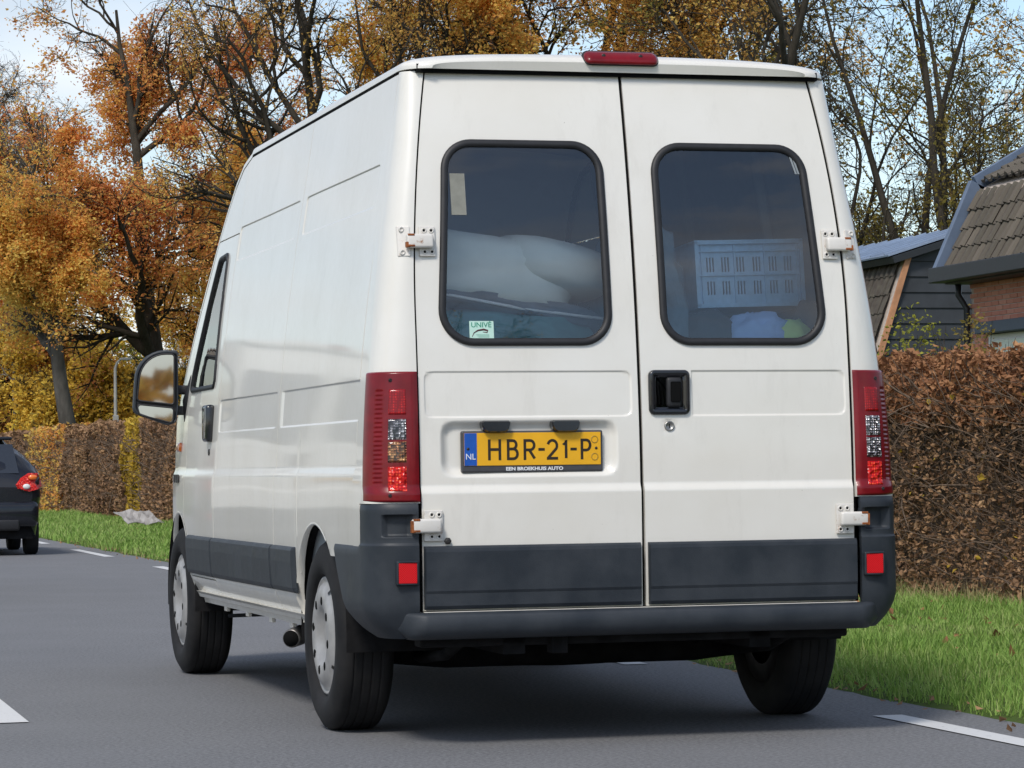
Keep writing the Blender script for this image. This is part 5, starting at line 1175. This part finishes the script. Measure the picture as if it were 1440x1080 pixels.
# rear and side glass
tc_ = np.concatenate([tt_, tt_[::-1][1:]])
for sx in (-1, 1):
    for (ya, yb) in ((.72, 1.48), (1.56, 2.62)):
        P3 = P.copy(); P3[..., 0] += sx*.005; P3[..., 2] += .002
        kk = (P3[..., 1] >= ya) & (P3[..., 1] <= yb) & (tc_[None] > .535) & (tc_[None] < .74-.0*P3[..., 1]) & (P3[..., 0]*sx > 0)
        grid('side_window', P3, CGL, car, keep=kk, t=0)
def quad_patch(name, pts, mat, par, off=(0, 0, 0)):
    return put(name, pymesh(name, [tuple(np.array(p)+off) for p in pts], [tuple(range(len(pts)))]), mat, par)
quad_patch('rear_window', [(-.56, .075, .985), (.56, .075, .985), (.50, .285, 1.335), (-.50, .285, 1.335)], CGL, car, (0, -.012, 0))
for sx in (-1, 1):
    # tail lamp: sharp leaf shape wrapping the corner
    q = [(sx*.53, -.012, .845), (sx*.55, -.016, .80), (sx*.66, -.010, .765), (sx*.765, .02, .79), (sx*.825, .17, .83), (sx*.820, .22, .90), (sx*.775, .10, .985), (sx*.70, .05, .985), (sx*.60, .02, .93)]
    c = Vector(np.mean(q, 0)); fr = [Vector(p_)+Vector((sx*.012, -.022, 0)) for p_ in q]; bk = [Vector(p_)+Vector((-sx*.04, .06, 0)) for p_ in q]; m_ = len(q)
    cc_ = c+Vector((sx*.045, -.055, 0)); Vl = fr+bk+[cc_]; tl_ = put('tail_lamp', pymesh('tail_lamp', Vl, [(i, (i+1) % m_, 2*m_) for i in range(m_)]+[(i, i+m_, (i+1) % m_+m_, (i+1) % m_) for i in range(m_)], False), LBRI, car)
    bm = bmesh.new(); bmesh.ops.create_icosphere(bm, subdivisions=3, radius=.04); bmesh.ops.scale(bm, vec=(1.1, .5, .8), verts=bm.verts); bmesh.ops.translate(bm, vec=(sx*.640, -.040, .825), verts=bm.verts); bm_obj('reverse_lens', bm, WHT, tl_, True)
    bm = bmesh.new(); bmesh.ops.create_icosphere(bm, subdivisions=3, radius=.045); bmesh.ops.scale(bm, vec=(1.2, .5, .7), verts=bm.verts); bmesh.ops.translate(bm, vec=(sx*.715, -.022, .935), verts=bm.verts); bm_obj('indicator_lens', bm, ORANGE, tl_, True)
    bm = bmesh.new(); box_bm(bm, *sorted([sx*.60, sx*.76]), -.018, .03, .545, .58, .008, 2); bm_obj('reflector', bm, REFL, car)
    bm = bmesh.new(); box_bm(bm, *sorted([sx*.83, sx*.98]), 2.42, 2.52, .95, 1.08, .035, 3); bm_obj('side_mirror', bm, CARP, car, True)
    for cy in (.62, 3.05):
        w = empty('wheel', (sx*.74, cy, .28)); w.parent = car
        lathe('tyre', [(-.07, .17), (-.085, .2), (-.08, .26), (-.06, .28), (.06, .28), (.08, .26), (.085, .2), (.07, .17)], TYRE, w, 'x', (0, 0, 0), 36, sx)
        lathe('rim', [(.06, 0), (.065, .05), (.05, .10), (.07, .165), (.07, .18)], HUB, w, 'x', (0, 0, 0), 24, sx)
bm = bmesh.new(); box_bm(bm, -.79, .79, -.045, .40, .34, .66, .09, 4); bm_obj('rear_bumper', bm, CARP, car, True)
bm = bmesh.new(); box_bm(bm, -.56, .56, -.052, .1, .30, .44, .03, 3); bm_obj('bumper_insert', bm, BLACK, car, True)
bm = bmesh.new(); box_bm(bm, -.50, .50, .27, .52, 1.385, 1.425, .018, 3); bm_obj('roof_spoiler', bm, CARP, car, True)
pz = box('number_plate', -.26, .26, -.062, -.045, .69, .80, PLATE_Y, car, .003)
car.location = (-.03, 26.2, 0); car.rotation_euler = (0, 0, R(-1.0))
# street lamp behind the far hedge
CONC = simple('galvanised_grey', (.30, .30, .28), .7, var=.15, scale=6)
lp = empty('street_lamp', (7.64, 70, 0)); tag(lp, 'slim grey street lamp standing behind the far hedge', 'street lamp')
tube('pole', [(0, 0, 0), (0, 0, 2.0), (0, 0, 3.75), (.05, 0, 3.9), (.14, 0, 3.98)], [.06, .05, .04, .035, .03], CONC, lp)
bm = bmesh.new(); box_bm(bm, .12, .42, -.06, .06, 3.96, 4.03, .02, 3); bm_obj('lamp_head', bm, CONC, lp, True)
box('access_box', -.07, .07, -.08, .05, 2.3, 2.5, CONC, lp, .01)
# mast above the house roof
mp_ = empty('flagpole', (29.8, 62, 0)); tag(mp_, 'thin white and green pole at the right edge above the house ridge', 'pole')
tube('pole', [(0, 0, 0), (0, 0, 8.9)], .06, simple('pole_green', (.12, .34, .06), .6), mp_, 8); tube('pole_top', [(0, 0, 8.9), (0, 0, 10.6)], .05, WHT, mp_, 8); box('pole_cap', -.14, .14, -.05, .05, 10.55, 10.65, WHT, mp_, .01)
# crumpled sheet lying on the far verge
bm = bmesh.new(); bmesh.ops.create_grid(bm, x_segments=12, y_segments=7, size=.5)
rr = random.Random(5)
for v in bm.verts: v.co = Vector((v.co.x*.68, v.co.y*.55, .05+.02*math.sin(v.co.x*9+v.co.y*4)+.012*rr.uniform(-1, 1)+.10*(v.co.y)))
lt = bm_obj('crumpled_sheet', bm, simple('dirty_white_plastic', (.34, .32, .30), .6, var=.2, scale=6)); lt.location = (4.0, 40.5, .17); lt.rotation_euler = (R(12), 0, R(20)); tag(lt, 'crumpled dirty white plastic sheet lying on the far verge', 'litter')
so = lt.modifiers.new('s', 'SOLIDIFY'); so.thickness = .012
# second white van in the next lane: out of frame, mirrored in the side panels
def copy_tree(o, parent=None):
    c = o.copy(); COL.objects.link(c)
    if parent: c.parent = parent
    for ch in list(o.children): copy_tree(ch, c)
    return c
van2 = copy_tree(van); van2.location = (-3.30, 12.6, .02); van2['label'] = 'white van ahead in the next lane, beyond the left edge, mirrored in the side panels'
